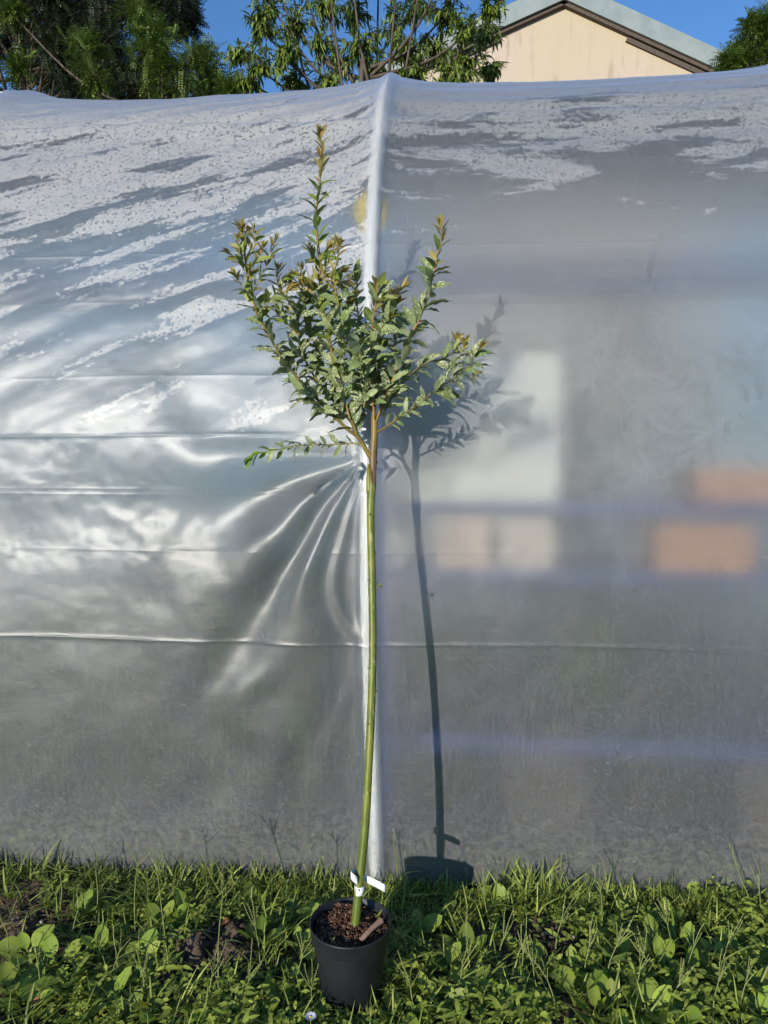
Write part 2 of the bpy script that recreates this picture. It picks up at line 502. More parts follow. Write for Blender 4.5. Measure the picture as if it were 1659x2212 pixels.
def film_mat():
    m, nt = newmat('polythene_film')
    uv = nd(nt, 'ShaderNodeUVMap').outputs[0]
    sx = nd(nt, 'ShaderNodeSeparateXYZ', {0: uv})
    u, s = sx.outputs[0], sx.outputs[1]
    # condensation: slanting bands on the left panel, level patches on the right, thicker towards the roof
    def bands(ang, st, scale, seed):
        mp = nd(nt, 'ShaderNodeMapping', {0: uv, 1: (seed, seed * 0.37, 0), 2: (0, 0, ang)}).outputs[0]
        mp = nd(nt, 'ShaderNodeMapping', {0: mp, 3: (1.0, st, 1.0)}).outputs[0]
        return nd(nt, 'ShaderNodeTexNoise', {'Vector': mp, 'Scale': scale, 'Detail': 9.0, 'Roughness': 0.62, 'Distortion': 0.3}).outputs[0]
    bl = bands(R(-21), 5.2, 1.9, 3.1)
    br = bands(R(-2), 3.6, 2.2, 8.3)
    rag = nd(nt, 'ShaderNodeTexNoise', {'Vector': uv, 'Scale': 42.0, 'Detail': 5.0, 'Roughness': 0.75}).outputs[0]
    rag = math_(nt, 'MULTIPLY', math_(nt, 'SUBTRACT', rag, 0.5), 0.30)
    bl = math_(nt, 'ADD', bl, rag)
    br = math_(nt, 'ADD', br, rag)
    tl = maprange(nt, s, 1.40, 3.2, 0.615, 0.37, False)
    tr = maprange(nt, s, 2.0, 3.1, 0.72, 0.38, False)
    cl = math_(nt, 'MULTIPLY', maprange(nt, math_(nt, 'SUBTRACT', bl, tl), -0.012, 0.03), maprange(nt, s, 1.22, 1.6))
    cr = math_(nt, 'MULTIPLY', maprange(nt, math_(nt, 'SUBTRACT', br, tr), -0.02, 0.04), maprange(nt, s, 1.9, 2.3))
    side = maprange(nt, u, -0.03, 0.03)
    cond = nd(nt, 'ShaderNodeMix', {0: side, 2: cl, 3: math_(nt, 'MULTIPLY', cr, 0.62)}).outputs[0]
    # pitted by clear drops
    vo = nd(nt, 'ShaderNodeTexVoronoi', {'Vector': uv, 'Scale': 70.0, 'Randomness': 1.0})
    pits = maprange(nt, vo.outputs['Distance'], 0.20, 0.36, 0.0, 1.0)
    vo2 = nd(nt, 'ShaderNodeTexNoise', {'Vector': uv, 'Scale': 190.0, 'Detail': 3.0})
    pits = math_(nt, 'MULTIPLY', pits, maprange(nt, vo2.outputs[0], 0.36, 0.55, 0.55, 1.0))
    cond = math_(nt, 'MULTIPLY', cond, pits)
    # dried drop marks and dust specks
    vd = nd(nt, 'ShaderNodeTexVoronoi', {'Vector': uv, 'Scale': 95.0, 'Randomness': 1.0})
    pick = nd(nt, 'ShaderNodeSeparateColor', {0: vd.outputs['Color']}).outputs[0]
    size = maprange(nt, pick, 0.55, 1.0, 0.02, 0.24, False)
    dot = maprange(nt, math_(nt, 'SUBTRACT', vd.outputs['Distance'], size), -0.05, 0.02, 1.0, 0.0)
    dirt = nd(nt, 'ShaderNodeTexNoise', {'Vector': uv, 'Scale': 3.0, 'Detail': 6.0, 'Roughness': 0.7}).outputs[0]
    dust = maprange(nt, dirt, 0.35, 0.75, 0.15, 0.75)
    speck = math_(nt, 'MULTIPLY', math_(nt, 'MULTIPLY', dot, dust), 0.80)
    ve = nd(nt, 'ShaderNodeTexVoronoi', {'Vector': uv, 'Scale': 38.0, 'Randomness': 1.0})
    pk2 = nd(nt, 'ShaderNodeSeparateColor', {0: ve.outputs['Color']}).outputs[1]
    sz2 = maprange(nt, pk2, 0.35, 1.0, 0.0, 0.17, False)
    dot2 = maprange(nt, math_(nt, 'SUBTRACT', ve.outputs['Distance'], sz2), -0.04, 0.01, 1.0, 0.0)
    speck = math_(nt, 'ADD', speck, math_(nt, 'MULTIPLY', math_(nt, 'MULTIPLY', dot2, dust), 0.42))
    mott = nd(nt, 'ShaderNodeTexNoise', {'Vector': uv, 'Scale': 110.0, 'Detail': 4.0, 'Roughness': 0.8}).outputs[0]
    speck = math_(nt, 'ADD', speck, maprange(nt, mott, 0.5, 0.78, 0.0, 0.28))
    str_ = nd(nt, 'ShaderNodeMapping', {0: uv, 3: (60, 9, 1)}).outputs[0]
    streak = maprange(nt, nd(nt, 'ShaderNodeTexNoise', {'Vector': str_, 'Scale': 1.0, 'Detail': 5.0, 'Roughness': 0.7}).outputs[0], 0.45, 0.75, 0.0, 0.04)
    # splashed soil at the foot
    mud = math_(nt, 'MULTIPLY', maprange(nt, s, 0.02, 0.34, 1.0, 0.0), maprange(nt, nd(nt, 'ShaderNodeTexNoise', {'Vector': uv, 'Scale': 38.0, 'Detail': 7.0, 'Roughness': 0.7}).outputs[0], 0.42, 0.65))
    haze = math_(nt, 'ADD', 0.105, math_(nt, 'ADD', speck, streak))
    f = math_(nt, 'ADD', haze, math_(nt, 'MULTIPLY', cond, 0.52), True)
    f = math_(nt, 'ADD', f, math_(nt, 'MULTIPLY', mud, 0.32), True)
    # fine bump: film grain and small wrinkles
    bn = nd(nt, 'ShaderNodeTexNoise', {'Vector': nd(nt, 'ShaderNodeMapping', {0: uv, 3: (9, 22, 1)}).outputs[0], 'Scale': 1.0, 'Detail': 5.0, 'Roughness': 0.55})
    bump = nd(nt, 'ShaderNodeBump', {'Height': bn.outputs[0], 'Strength': 0.05, 'Distance': 0.02})
    dcol = mixc(nt, cond, col((0.76, 0.81, 0.87)), col((0.88, 0.86, 0.82)))
    dcol = mixc(nt, mud, dcol, col((0.30, 0.26, 0.20)))
    diff = nd(nt, 'ShaderNodeBsdfDiffuse', {'Color': dcol})
    trl = nd(nt, 'ShaderNodeBsdfTranslucent', {'Color': dcol})
    scat = nd(nt, 'ShaderNodeMixShader', {0: 0.42, 1: diff.outputs[0], 2: trl.outputs[0]})
    refr = nd(nt, 'ShaderNodeBsdfRefraction', {'Color': col((0.90, 0.93, 0.95)), 'Roughness': 0.82, 'IOR': 1.24}, distribution='BECKMANN')
    clear = nd(nt, 'ShaderNodeBsdfTransparent', {'Color': col((0.90, 0.92, 0.93))})
    thru = nd(nt, 'ShaderNodeMixShader', {0: 0.09, 1: refr.outputs[0], 2: clear.outputs[0]})
    body = nd(nt, 'ShaderNodeMixShader', {0: f, 1: thru.outputs[0], 2: scat.outputs[0]})
    gl = nd(nt, 'ShaderNodeBsdfGlossy', {'Color': col((1, 1, 1)), 'Roughness': 0.43, 'Normal': bump.outputs[0]})
    fr = nd(nt, 'ShaderNodeFresnel', {'IOR': 1.42, 'Normal': bump.outputs[0]})
    sh = nd(nt, 'ShaderNodeMixShader', {0: math_(nt, 'MULTIPLY', fr.outputs[0], 1.5, True), 1: body.outputs[0], 2: gl.outputs[0]})
    out(nt, sh.outputs[0])
    return m
M['film'] = film_mat()

def build_tunnel():
    root = empty('polytunnel', ORG)
    tag(root, 'long arched polytunnel covered in translucent condensation-streaked plastic film', 'polytunnel')
    us = np.unique(np.round(np.concatenate([np.arange(-1.75, 1.651, 0.0115), np.linspace(-0.09, 0.11, 81), np.linspace(-6.0, -1.75, 60), np.linspace(1.65, 6.0, 60)]), 4))
    sfine = [np.arange(0, 4.3, 0.0115)]
    for c in CREASE: sfine.append(c[0] + np.linspace(-0.03, 0.03, 21))
    sfine.append(np.arange(2.9, 3.15, 0.006))
    ss = np.unique(np.round(np.concatenate(sfine + [np.linspace(4.3, STOT, 70)]), 4))
    ss = ss[np.r_[True, np.diff(ss) > 0.0008]]
    us = us[np.r_[True, np.diff(us) > 0.0008]]
    U, SS = np.meshgrid(us, ss)
    D = film_disp(U, SS) * np.clip((5.0 - SS) / 0.7, 0, 1)
    P = film_pos(U, SS, D)
    nr, nc = U.shape
    idx = np.arange(nr * nc).reshape(nr, nc)
    F = np.stack([idx[:-1, :-1], idx[:-1, 1:], idx[1:, 1:], idx[1:, :-1]], -1).reshape(-1, 4)
    UVs = np.stack([U, SS], -1).reshape(-1, 2)
    me = bpy.data.meshes.new('plastic_film')
    me.vertices.add(nr * nc); me.vertices.foreach_set('co', P.astype(np.float32).ravel())
    me.loops.add(F.size); me.loops.foreach_set('vertex_index', F.astype(np.int32).ravel())
    me.polygons.add(len(F))
    me.polygons.foreach_set('loop_start', (np.arange(len(F)) * 4).astype(np.int32))
    me.polygons.foreach_set('loop_total', np.full(len(F), 4, dtype=np.int32))
    me.polygons.foreach_set('use_smooth', np.ones(len(F), dtype=bool))
    ul = me.uv_layers.new(name='UVMap')
    ul.data.foreach_set('uv', UVs[F.ravel()].astype(np.float32).ravel())
    me.materials.append(M['film'])
    me.update(calc_edges=True)
    film = bpy.data.objects.new('plastic_film', me)
    C.objects.link(film); adopt(film, root)
    # hoops: white pipes just behind the film
    sh = np.concatenate([np.linspace(-0.25, H0, 16), H0 + np.linspace(0.02, math.pi, 40) * RAD, np.linspace(STOT - H0 + 0.1, STOT + 0.2, 8)])
    for k in range(-3, 4):
        mb = MB()
        pts = []
        for s_ in sh:
            uu = k * HALF + (float(pole_u(max(s_, 0))) if k == 0 else 0.0)
            wv, z, nn, nz = profile(max(s_, 0.0))
            dd = -0.0095
            z = float(z) if s_ >= 0 else s_
            if s_ > STOT: z = STOT - s_
            p = ORG + TX * uu + TN * (float(wv) + float(nn) * dd)
            pts.append(Vector((p.x, p.y, z + float(nz) * dd)))
        mb.tube(pts, 0.0265, 18)
        mb.build('hoop', M['pipe'], root)
    # ridge pipe and end sheets
    for k in (-1, 1):
        mb = MB()
        n = 40
        ring = []
        for i in range(n + 1):
            wv, z, nn, nz = profile(STOT * i / n)
            p = ORG + TX * (6.0 * k) + TN * float(wv)
            ring.append(Vector((p.x, p.y, float(z))))
        mb.poly(ring)
        mb.build('end_sheet', M['film'], root, False)
    return root
TUNNEL = build_tunnel()

# ------------------------------------------------------------------ ground
def ground_h(x, y):
    x = np.asarray(x, float); y = np.asarray(y, float)
    h = 0.010 * fbm(x * 4, y * 4, 4, 70) + 0.004 * fbm(x * 22, y * 22, 3, 71)
    for (cx_, cy_, r, a) in BARE:
        d2 = ((x - cx_) ** 2 + (y - cy_) ** 2) / r ** 2
        h = h + a * np.exp(-d2 * 1.4) * (1 + 0.8 * fbm(x * 30, y * 30, 4, 72))
    return h - 0.012
BARE = []
for bx, by, r, a in ((462, 2068, 0.185, 0.042), (1180, 2040, 0.145, 0.022), (20, 1985, 0.27, 0.026), (1625, 1930, 0.12, 0.012)):
    p = on_ground(bx, by)
    BARE.append((p.x, p.y, r, a))

def build_ground():
    xs = np.unique(np.round(np.concatenate([np.arange(-2.4, 2.41, 0.02), np.arange(-1.3, 1.31, 0.01), -2.4 - np.geomspace(0.1, 400, 24), 2.4 + np.geomspace(0.1, 400, 24)]), 4))
    ys = np.unique(np.round(np.concatenate([np.arange(0.8, 3.6, 0.02), np.arange(1.6, 2.5, 0.01), 0.8 - np.geomspace(0.1, 200, 18), 3.6 + np.geomspace(0.1, 600, 26)]), 4))
    X, Y = np.meshgrid(xs, ys)
    fade = np.clip(2.6 - np.abs(X), 0, 1) * np.clip(4 - Y, 0, 1) * np.clip(Y, 0, 1)
    Z = ground_h(X, Y) * np.clip(fade * 2, 0, 1)
    nr, nc = X.shape
    mb = MB()
    mb.v = np.stack([X, Y, Z], -1).reshape(-1, 3).tolist()
    idx = np.arange(nr * nc).reshape(nr, nc)
    mb.f = np.stack([idx[:-1, :-1], idx[:-1, 1:], idx[1:, 1:], idx[1:, :-1]], -1).reshape(-1, 4).tolist()
    mb.mi = [0] * len(mb.f)
    mb.uv = [(0, 0)] * (4 * len(mb.f))
    o = mb.build('ground', M['soil'])
    tag(o, kind='structure')
build_ground()

# ------------------------------------------------------------------ leaf templates
def leaf_grid(L, W, nseg=6, shape='lance', fold=0.25, curl=0.3, wave=0.0, side=0.0, ncol=3):
    P, UVg = [], []
    for i in range(nseg + 1):
        t = i / nseg
        if shape == 'lance': wd = math.sin(math.pi * min(1, (0.06 + 0.94 * t)) ** 0.85) ** 0.75
        elif shape == 'ovate': wd = (math.sin(math.pi * (0.02 + 0.98 * t) ** 0.8) ** 0.6) * (1.0 if t < 0.999 else 0)
        elif shape == 'plantain': wd = 0.12 if t < 0.28 else math.sin(math.pi * min(1, ((t - 0.28) / 0.72)) ** 0.85) ** 0.55 + 0.08 * (1 - t)
        else: wd = (1 - t) ** 0.6 if t > 0.1 else 0.7
        wd = max(wd, 0.02) * W / 2
        row, ur = [], []
        z = -curl * L * t * t
        y = L * (t - 0.25 * abs(curl) * t * t)
        for j in range(ncol):
            q = -1 + 2 * j / (ncol - 1)
            zz = z + fold * abs(q) * wd + wave * W * math.sin(t * 17 + q * 2.0) * abs(q)
            row.append((q * wd + side * L * t * t, y, zz))
            ur.append((0.5 + 0.5 * q, t))
        P.append(row); UVg.append(ur)
    return P, UVg

def leaf_template(m=0, **k):
    P, U = leaf_grid(**k)
    mb = MB()
    mb.quad_grid(P, U)
    return (np.array(mb.v), mb.f, mb.uv, m)

def leaf_meshdata(name, mat, **k):
    P, U = leaf_grid(**k)
    mb = MB()
    mb.quad_grid(P, U)
    return mb.mesh(name, mat)

# ------------------------------------------------------------------ potted willow
def willow():
    POTP = at(757, 1993, 1.85)
    base = Vector((POTP.x, POTP.y, 0.165))
    root = empty('willow_sapling', base)
    tag(root, 'young variegated willow standard on a slim green stem in a black pot', 'sapling')
    def sy(y):                               # the stem leans back towards the film
        return 1.855 + (2.115 - 1.855) * min(1, max(0, (2030 - y) / (2030 - 986)))
    st = [(764, 2040), (767, 2010), (775, 1920), (789, 1780), (797, 1640), (803, 1500), (805, 1400), (804, 1260), (801, 1150), (801, 1090), (803, 1050), (805, 1020), (806, 985), (809, 940), (809, 912), (808, 898)]
    sr = [12.5, 11.0, 10.2, 9.8, 9.6, 9.6, 9.5, 9.5, 9.4, 9.8, 11.2, 9.2, 10.5, 8.8, 8.6, 7.2]
    pts = [at(x, y, sy(y)) for x, y in st]
    path = smooth_path(pts, 120)
    rad = np.interp(np.linspace(0, 1, 120), np.linspace(0, 1, len(sr)), sr) * 0.00118
    mb = MB()
    mb.tube(path, list(rad), 14, wob=0.02)
    # buds and nodes up the stem, alternating
    stem = mb.build('stem', M['stem'], root)
    for k in range(22):
        i = 8 + k * 4
        p = path[i]
        an = k * 2.4
        d = Vector((math.cos(an), math.sin(an), 0.9)).normalized()
        q = p + Vector((math.cos(an), math.sin(an), 0)) * rad[i] * 0.9
        b = MB(); b.tube([q, q + d * 0.003, q + d * 0.006], [0.0032, 0.0026, 0.0006], 6)
        adopt(b.build('bud', M['twig'] if k % 3 else M['bark']), stem)
    # the graft: flap of the old rootstock standing beside the brown scion
    g = MB()
    gp = [at(798, 1060, sy(1050) - 0.004), at(797, 1035, sy(1035) - 0.005), at(796, 1012, sy(1012) - 0.004), at(796, 1003, sy(1003) - 0.003)]
    g.tube(gp, [0.010, 0.008, 0.0055, 0.0012], 10)
    adopt(g.build('graft_union', plain('rootstock_flap', (0.12, 0.15, 0.018), 0.45, (0.19, 0.19, 0.03), 30)), root)
    g = MB()
    gp = [at(799, 1004, sy(1004) - 0.011), at(802, 1022, sy(1022) - 0.013), at(805, 1046, sy(1046) - 0.013)]
    g.tube(gp, [0.0015, 0.0028, 0.002], 6)
    adopt(g.build('graft_scar', plain('graft_scar', (0.10, 0.035, 0.025), 0.8, (0.18, 0.09, 0.06), 60)), root)
    for (x, y) in ((800, 1272), (795, 1580)):
        pass
    # ---- branches: photo pixels with a depth each
    F0 = 2.115
    BR = [
        ('thick', [(800, 988), (785, 962), (771, 938), (760, 910), (746, 875), (728, 824), (717, 765), (707, 715), (697, 673), (692, 622), (691, 572), (685, 509), (682, 462), (689, 411), (693, 361), (696, 318), (690, 292)], F0, 2.00, 5.6),
        ('thick', [(776, 946), (748, 925), (709, 886), (678, 855), (650, 824), (623, 793), (603, 765), (584, 730), (565, 695), (557, 681), (547, 650), (537, 622), (531, 583), (529, 544), (525, 511), (520, 492)], F0 - .01, 1.93, 4.0),
        ('thick', [(764, 920), (744, 893), (722, 868), (701, 843), (678, 812), (658, 773), (646, 730), (643, 689), (627, 658), (612, 634), (600, 611), (601, 584)], F0 + .01, 2.05, 3.2),
        ('red', [(748, 880), (728, 850), (705, 808), (688, 768), (674, 728), (664, 690), (658, 650), (652, 610), (650, 585)], F0 + .01, 2.10, 2.6),
        ('thick', [(808, 915), (803, 879), (797, 830), (793, 780), (786, 730), (776, 690), (770, 650), (771, 615), (770, 596)], F0 + .01, 2.15, 3.4),
        ('red', [(811, 915), (808, 867), (812, 808), (822, 755), (832, 708), (848, 660), (862, 632), (874, 620)], F0, 2.08, 3.0),
        ('red', [(808, 905), (806, 860), (804, 800), (803, 740), (806, 690), (812, 645), (812, 616)], F0 - .02, 2.02, 2.8),
        ('red', [(812, 910), (820, 890), (834, 855), (850, 816), (865, 781), (881, 742), (889, 724), (908, 685), (924, 645), (933, 603), (941, 571), (947, 544), (955, 517), (951, 488)], F0 - .01, 1.99, 3.0),
        ('dark', [(812, 936), (846, 914), (877, 892), (908, 871), (936, 847), (967, 826), (998, 804), (1021, 777), (1037, 750)], F0, 1.95, 3.0),
        ('dark', [(826, 900), (842, 866), (869, 828), (896, 800), (928, 781), (955, 776), (978, 761), (988, 737)], F0, 2.06, 2.6),
        ('thin', [(783, 960), (760, 958), (728, 960), (678, 961), (631, 964), (596, 972), (564, 978), (541, 988)], F0 - .01, 2.06, 2.0),
        ('thin', [(756, 905), (742, 850), (738, 800), (744, 750), (738, 700), (730, 650), (722, 610), (728, 560), (735, 530)], F0 - .03, 1.97, 2.6),
        ('thin', [(790, 900), (776, 850), (766, 800), (756, 750), (752, 700), (752, 650)], F0 + .03, 2.18, 2.6),
        ('thin', [(815, 905), (832, 870), (842, 820), (848, 770), (858, 720), (872, 690)], F0 + .03, 2.19, 2.4),
        ('thin', [(706, 884), (690, 880), (672, 862), (655, 850)], F0 - .02, 2.02, 1.6),
        ('thin', [(695, 800), (670, 775), (640, 768), (625, 770)], F0 + .0, 2.06, 1.6),
        ('thin', [(786, 880), (790, 830), (781, 790), (776, 745)], F0 - .04, 2.0, 2.0),
        # side shoots that carry the pale tips
        ('thin', [(540, 640), (560, 605), (578, 570), (589, 540), (594, 520)], 1.96, 1.94, 1.4),
        ('thin', [(531, 590), (520, 570), (508, 555), (496, 548)], 1.94, 1.92, 1.3),
        ('thin', [(556, 680), (580, 650), (600, 632), (620, 628), (632, 622)], 1.97, 1.95, 1.4),
        ('thin', [(535, 560), (548, 535), (552, 512), (548, 500)], 1.94, 1.95, 1.2),
        ('thin', [(692, 620), (672, 605), (655, 596), (640, 592)], 2.02, 2.0, 1.4),
        ('thin', [(691, 600), (706, 575), (720, 550), (724, 528)], 2.02, 2.0, 1.4),
        ('thin', [(690, 580), (675, 560), (670, 545), (668, 538)], 2.02, 2.01, 1.2),
        ('thin', [(694, 640), (715, 620), (735, 605), (748, 606)], 2.03, 2.01, 1.3),
        ('thin', [(835, 700), (828, 670), (822, 645), (830, 626)], 2.08, 2.07, 1.3),
        ('thin', [(770, 660), (758, 640), (750, 628)], 2.15, 2.14, 1.2),
        ('thin', [(975, 815), (985, 785), (1000, 760), (1003, 742)], 1.97, 1.96, 1.3),
        ('thin', [(1010, 790), (1022, 795), (1028, 800)], 1.96, 1.95, 1.2),
        ('thin', [(646, 725), (625, 705), (612, 690), (600, 676)], 2.04, 2.02, 1.3),
        ('thin', [(700, 690), (685, 660), (678, 640), (672, 618)], 2.02, 2.0, 1.3),
        ('thin', [(740, 740), (722, 720), (712, 700), (708, 690)], 1.99, 1.97, 1.3),
        ('thin', [(800, 760), (818, 730), (826, 705), (838, 690)], 2.03, 2.0, 1.3),
        ('thin', [(533, 605), (545, 578), (560, 556), (567, 535)], 1.95, 1.93, 1.2),
        ('thin', [(529, 565), (516, 540), (513, 518)], 1.94, 1.95, 1.1),
        ('thin', [(546, 645), (528, 624), (515, 607), (508, 596)], 1.95, 1.93, 1.2),
        ('thin', [(691, 612), (706, 602), (722, 594), (737, 586)], 2.02, 1.99, 1.2),
        ('thin', [(690, 564), (703, 548), (712, 536)], 2.02, 2.03, 1.1),
        ('thin', [(832, 704), (850, 676), (858, 652)], 2.08, 2.05, 1.2),
        ('thin', [(812, 662), (828, 642), (847, 632)], 2.04, 2.02, 1.2),
        ('thin', [(640, 690), (652, 668), (660, 642)], 2.04, 2.01, 1.2),
        ('thin', [(600, 640), (618, 612), (640, 600), (655, 604)], 2.03, 2.01, 1.2),
    ]
    var = {}
    def meshes(key, mat, kinds):
        var[key] = [leaf_meshdata('leaf', M[mat], **k) for k in kinds]
    meshes('old', 'leaf_var', [dict(L=1, W=0.28 + 0.03 * i, nseg=8, shape='lance', fold=0.35, curl=0.12 + 0.10 * i, wave=0.10, side=(-1) ** i * 0.08) for i in range(6)])
    meshes('mid', 'leaf_green', [dict(L=1, W=0.29 + 0.03 * i, nseg=7, shape='lance', fold=0.35, curl=0.05 + 0.10 * i, wave=0.03, side=(-1) ** i * 0.07) for i in range(5)])
    meshes('tip', 'leaf_bronze', [dict(L=1, W=0.24 + 0.03 * i, nseg=6, shape='lance', fold=0.5, curl=-0.1 + 0.12 * i, wave=0.03, side=(-1) ** i * 0.08) for i in range(5)])
    meshes('bright', 'leaf_bright', [dict(L=1, W=0.32 + 0.03 * i, nseg=7, shape='lance', fold=0.25, curl=0.1 + 0.1 * i, wave=0.0, side=(-1) ** i * 0.06) for i in range(3)])
    mats = {'thick': M['twig'], 'red': M['twig_red'], 'dark': plain('twig_dark', (0.10, 0.075, 0.03), 0.6, (0.17, 0.12, 0.04), 20), 'thin': plain('twig_green', (0.22, 0.24, 0.06), 0.5, (0.28, 0.20, 0.06), 25)}
    leaves = []
    for bi, (kind, px, y0, y1, rpx) in enumerate(BR):
        n = len(px)
        P3 = [at(x, y, y0 + (y1 - y0) * (i / (n - 1)) ** 1.1) for i, (x, y) in enumerate(px)]
        k = max(10, n * 5)
        path = smooth_path(P3, k)
        r0 = rpx * 0.00125
        rad = [r0 * (1 - 0.72 * (i / (k - 1))) for i in range(k)]
        mb = MB(); mb.tube(path, rad, 8)
        bo = mb.build('branch', mats[kind], root)
        # leaves along it
        ln = [0.0]
        for i in range(1, k): ln.append(ln[-1] + (path[i] - path[i - 1]).length)
        tot = ln[-1]
        main = bi < 14
        t = 0.10 * tot if main else 0.012
        if bi == 10: t = 0.03
        phi = rnd(0, TAU)
        while t < tot:
            fr = t / tot
            i = min(range(k), key=lambda q: abs(ln[q] - t))
            p = path[i]
            tg = (path[min(i + 1, k - 1)] - path[max(i - 1, 0)]).normalized()
            phi += 2.4 + rnd(-.4, .4)
            a = tg.orthogonal().normalized(); b = tg.cross(a)
            rd = a * math.cos(phi) + b * math.sin(phi)
            sp = rnd(0.55, 1.15) if fr < 0.85 else rnd(0.35, 0.75)
            d = (tg * math.cos(sp) + rd * math.sin(sp)).normalized()
            # image height of the leaf decides how old it is
            v = p - EYE
            yy = CY - FPX * v.dot(UPV) / v.dot(FWD)
            old = 1 / (1 + math.exp(-(yy - 690 + rnd(-45, 45)) / 22.0))
            cls = 'old' if rnd(0, 1) < old else ('tip' if (fr > 0.74 and rnd(0, 1) < 0.85) or (yy < 660 and rnd(0, 1) < 0.5) else 'mid')
            L = {'old': rnd(0.042, 0.078), 'mid': rnd(0.038, 0.062), 'tip': rnd(0.028, 0.046)}[cls]
            if bi == 7 and 0.45 < fr < 0.8: L, cls = rnd(0.055, 0.085), 'old'
            if bi in (8, 9) and fr > 0.5: cls = 'tip' if fr > 0.93 else 'old'
            if bi in (8,) and fr < 0.5: L *= 0.65
            if bi == 0 and 0.62 < fr < 0.86: cls, L = 'mid', rnd(0.045, 0.062)
            if bi == 0 and fr >= 0.86: cls, L = 'tip', rnd(0.028, 0.042)
            if bi == 10:
                cls = 'bright' if fr > 0.82 else 'old'
                L = rnd(0.034, 0.050) if cls == 'bright' else rnd(0.034, 0.050)
            if bi >= 17 and bi not in (27, 28): L *= 0.85
            if bi in (27, 28): cls, L = ('tip' if fr > 0.6 else 'old'), rnd(.026, .042)
            if bi in (8, 9) and cls == 'tip': L = rnd(.026, .040)
            up = (Vector((-.25, -.55, .7)) + rvec() * 0.75)
            leaves.append((L, cls, bo, p + rd * rad[i] * 0.8, d, up, random.randrange(8), p))
            t += (rnd(0.0065, 0.011) if main and fr < 0.9 else rnd(0.005, 0.009)) * (1.25 if bi in (0,) and 0.6 < fr < 0.87 else 1.0) * (1.05 if bi == 10 else 1.0)
        # a tuft at the tip
        for q in range(5):
            tg = (path[-1] - path[-3]).normalized()
            d = (tg + rvec() * 0.45).normalized()
            cls = 'bright' if bi == 10 else ('tip' if bi not in (12, 13, 14, 15, 16) else 'old')
            leaves.append((rnd(0.020, 0.034), cls, bo, path[-1], d, Vector((0, 0, 1)) + rvec() * .6, random.randrange(8), path[-1]))
    order = sorted(leaves, key=lambda l: -l[0] / l[3].y)
    inv = Matrix.Translation(-root.location)
    for L, cls, bo, p, d, up, vi, _ in order[:300]:
        me = var[cls][vi % len(var[cls])]
        o = bpy.data.objects.new('leaf', me)
        C.objects.link(o)
        o.parent = bo
        o.matrix_basis = frame(p, d, up, L)
    items = []
    matlist = [M['leaf_var'], M['leaf_green'], M['leaf_bronze'], M['leaf_bright']]
    for ci, cls in enumerate(('old', 'mid', 'tip', 'bright')):
        for vi, me in enumerate(var[cls]):
            mm = [np.array(frame(p, d, up, L)) for (L, c2, bo, p, d, up, v2, _) in order[300:] if c2 == cls and v2 % len(var[cls]) == vi]
            tv = np.array([v.co[:] for v in me.vertices])
            tf = [tuple(f.vertices) for f in me.polygons]
            tuv = np.array([x.uv[:] for x in me.uv_layers[0].data])
            items.append(((tv, tf, tuv, ci), mm))
    fo = scatter('small_leaves', items, matlist, root)
    fo['kind'] = 'stuff'
    print('willow leaves', len(leaves))
    # sprout on the stem
    sp = MB()
    q = at(811, 1272, sy(1272))
    sp.tube([q, q + Vector((0.006, -0.004, 0.004)), q + Vector((0.010, -0.004, 0.012))], [0.001, 0.0008, 0.0005], 5)
    spo = sp.build('sprout', mats['thin'], root)
    for dd in ((1, -.3, .8), (-.3, -.5, 1), (.9, .1, 0)):
        o = bpy.data.objects.new('leaf', var['mid'][1]); C.objects.link(o); o.parent = spo
        o.matrix_basis = frame(q + Vector((0.008, -0.004, 0.008)), Vector(dd), (0, -1, 1), 0.016)
    return root, POTP, path, sy
WILLOW, POTP, _p, stem_y = willow()

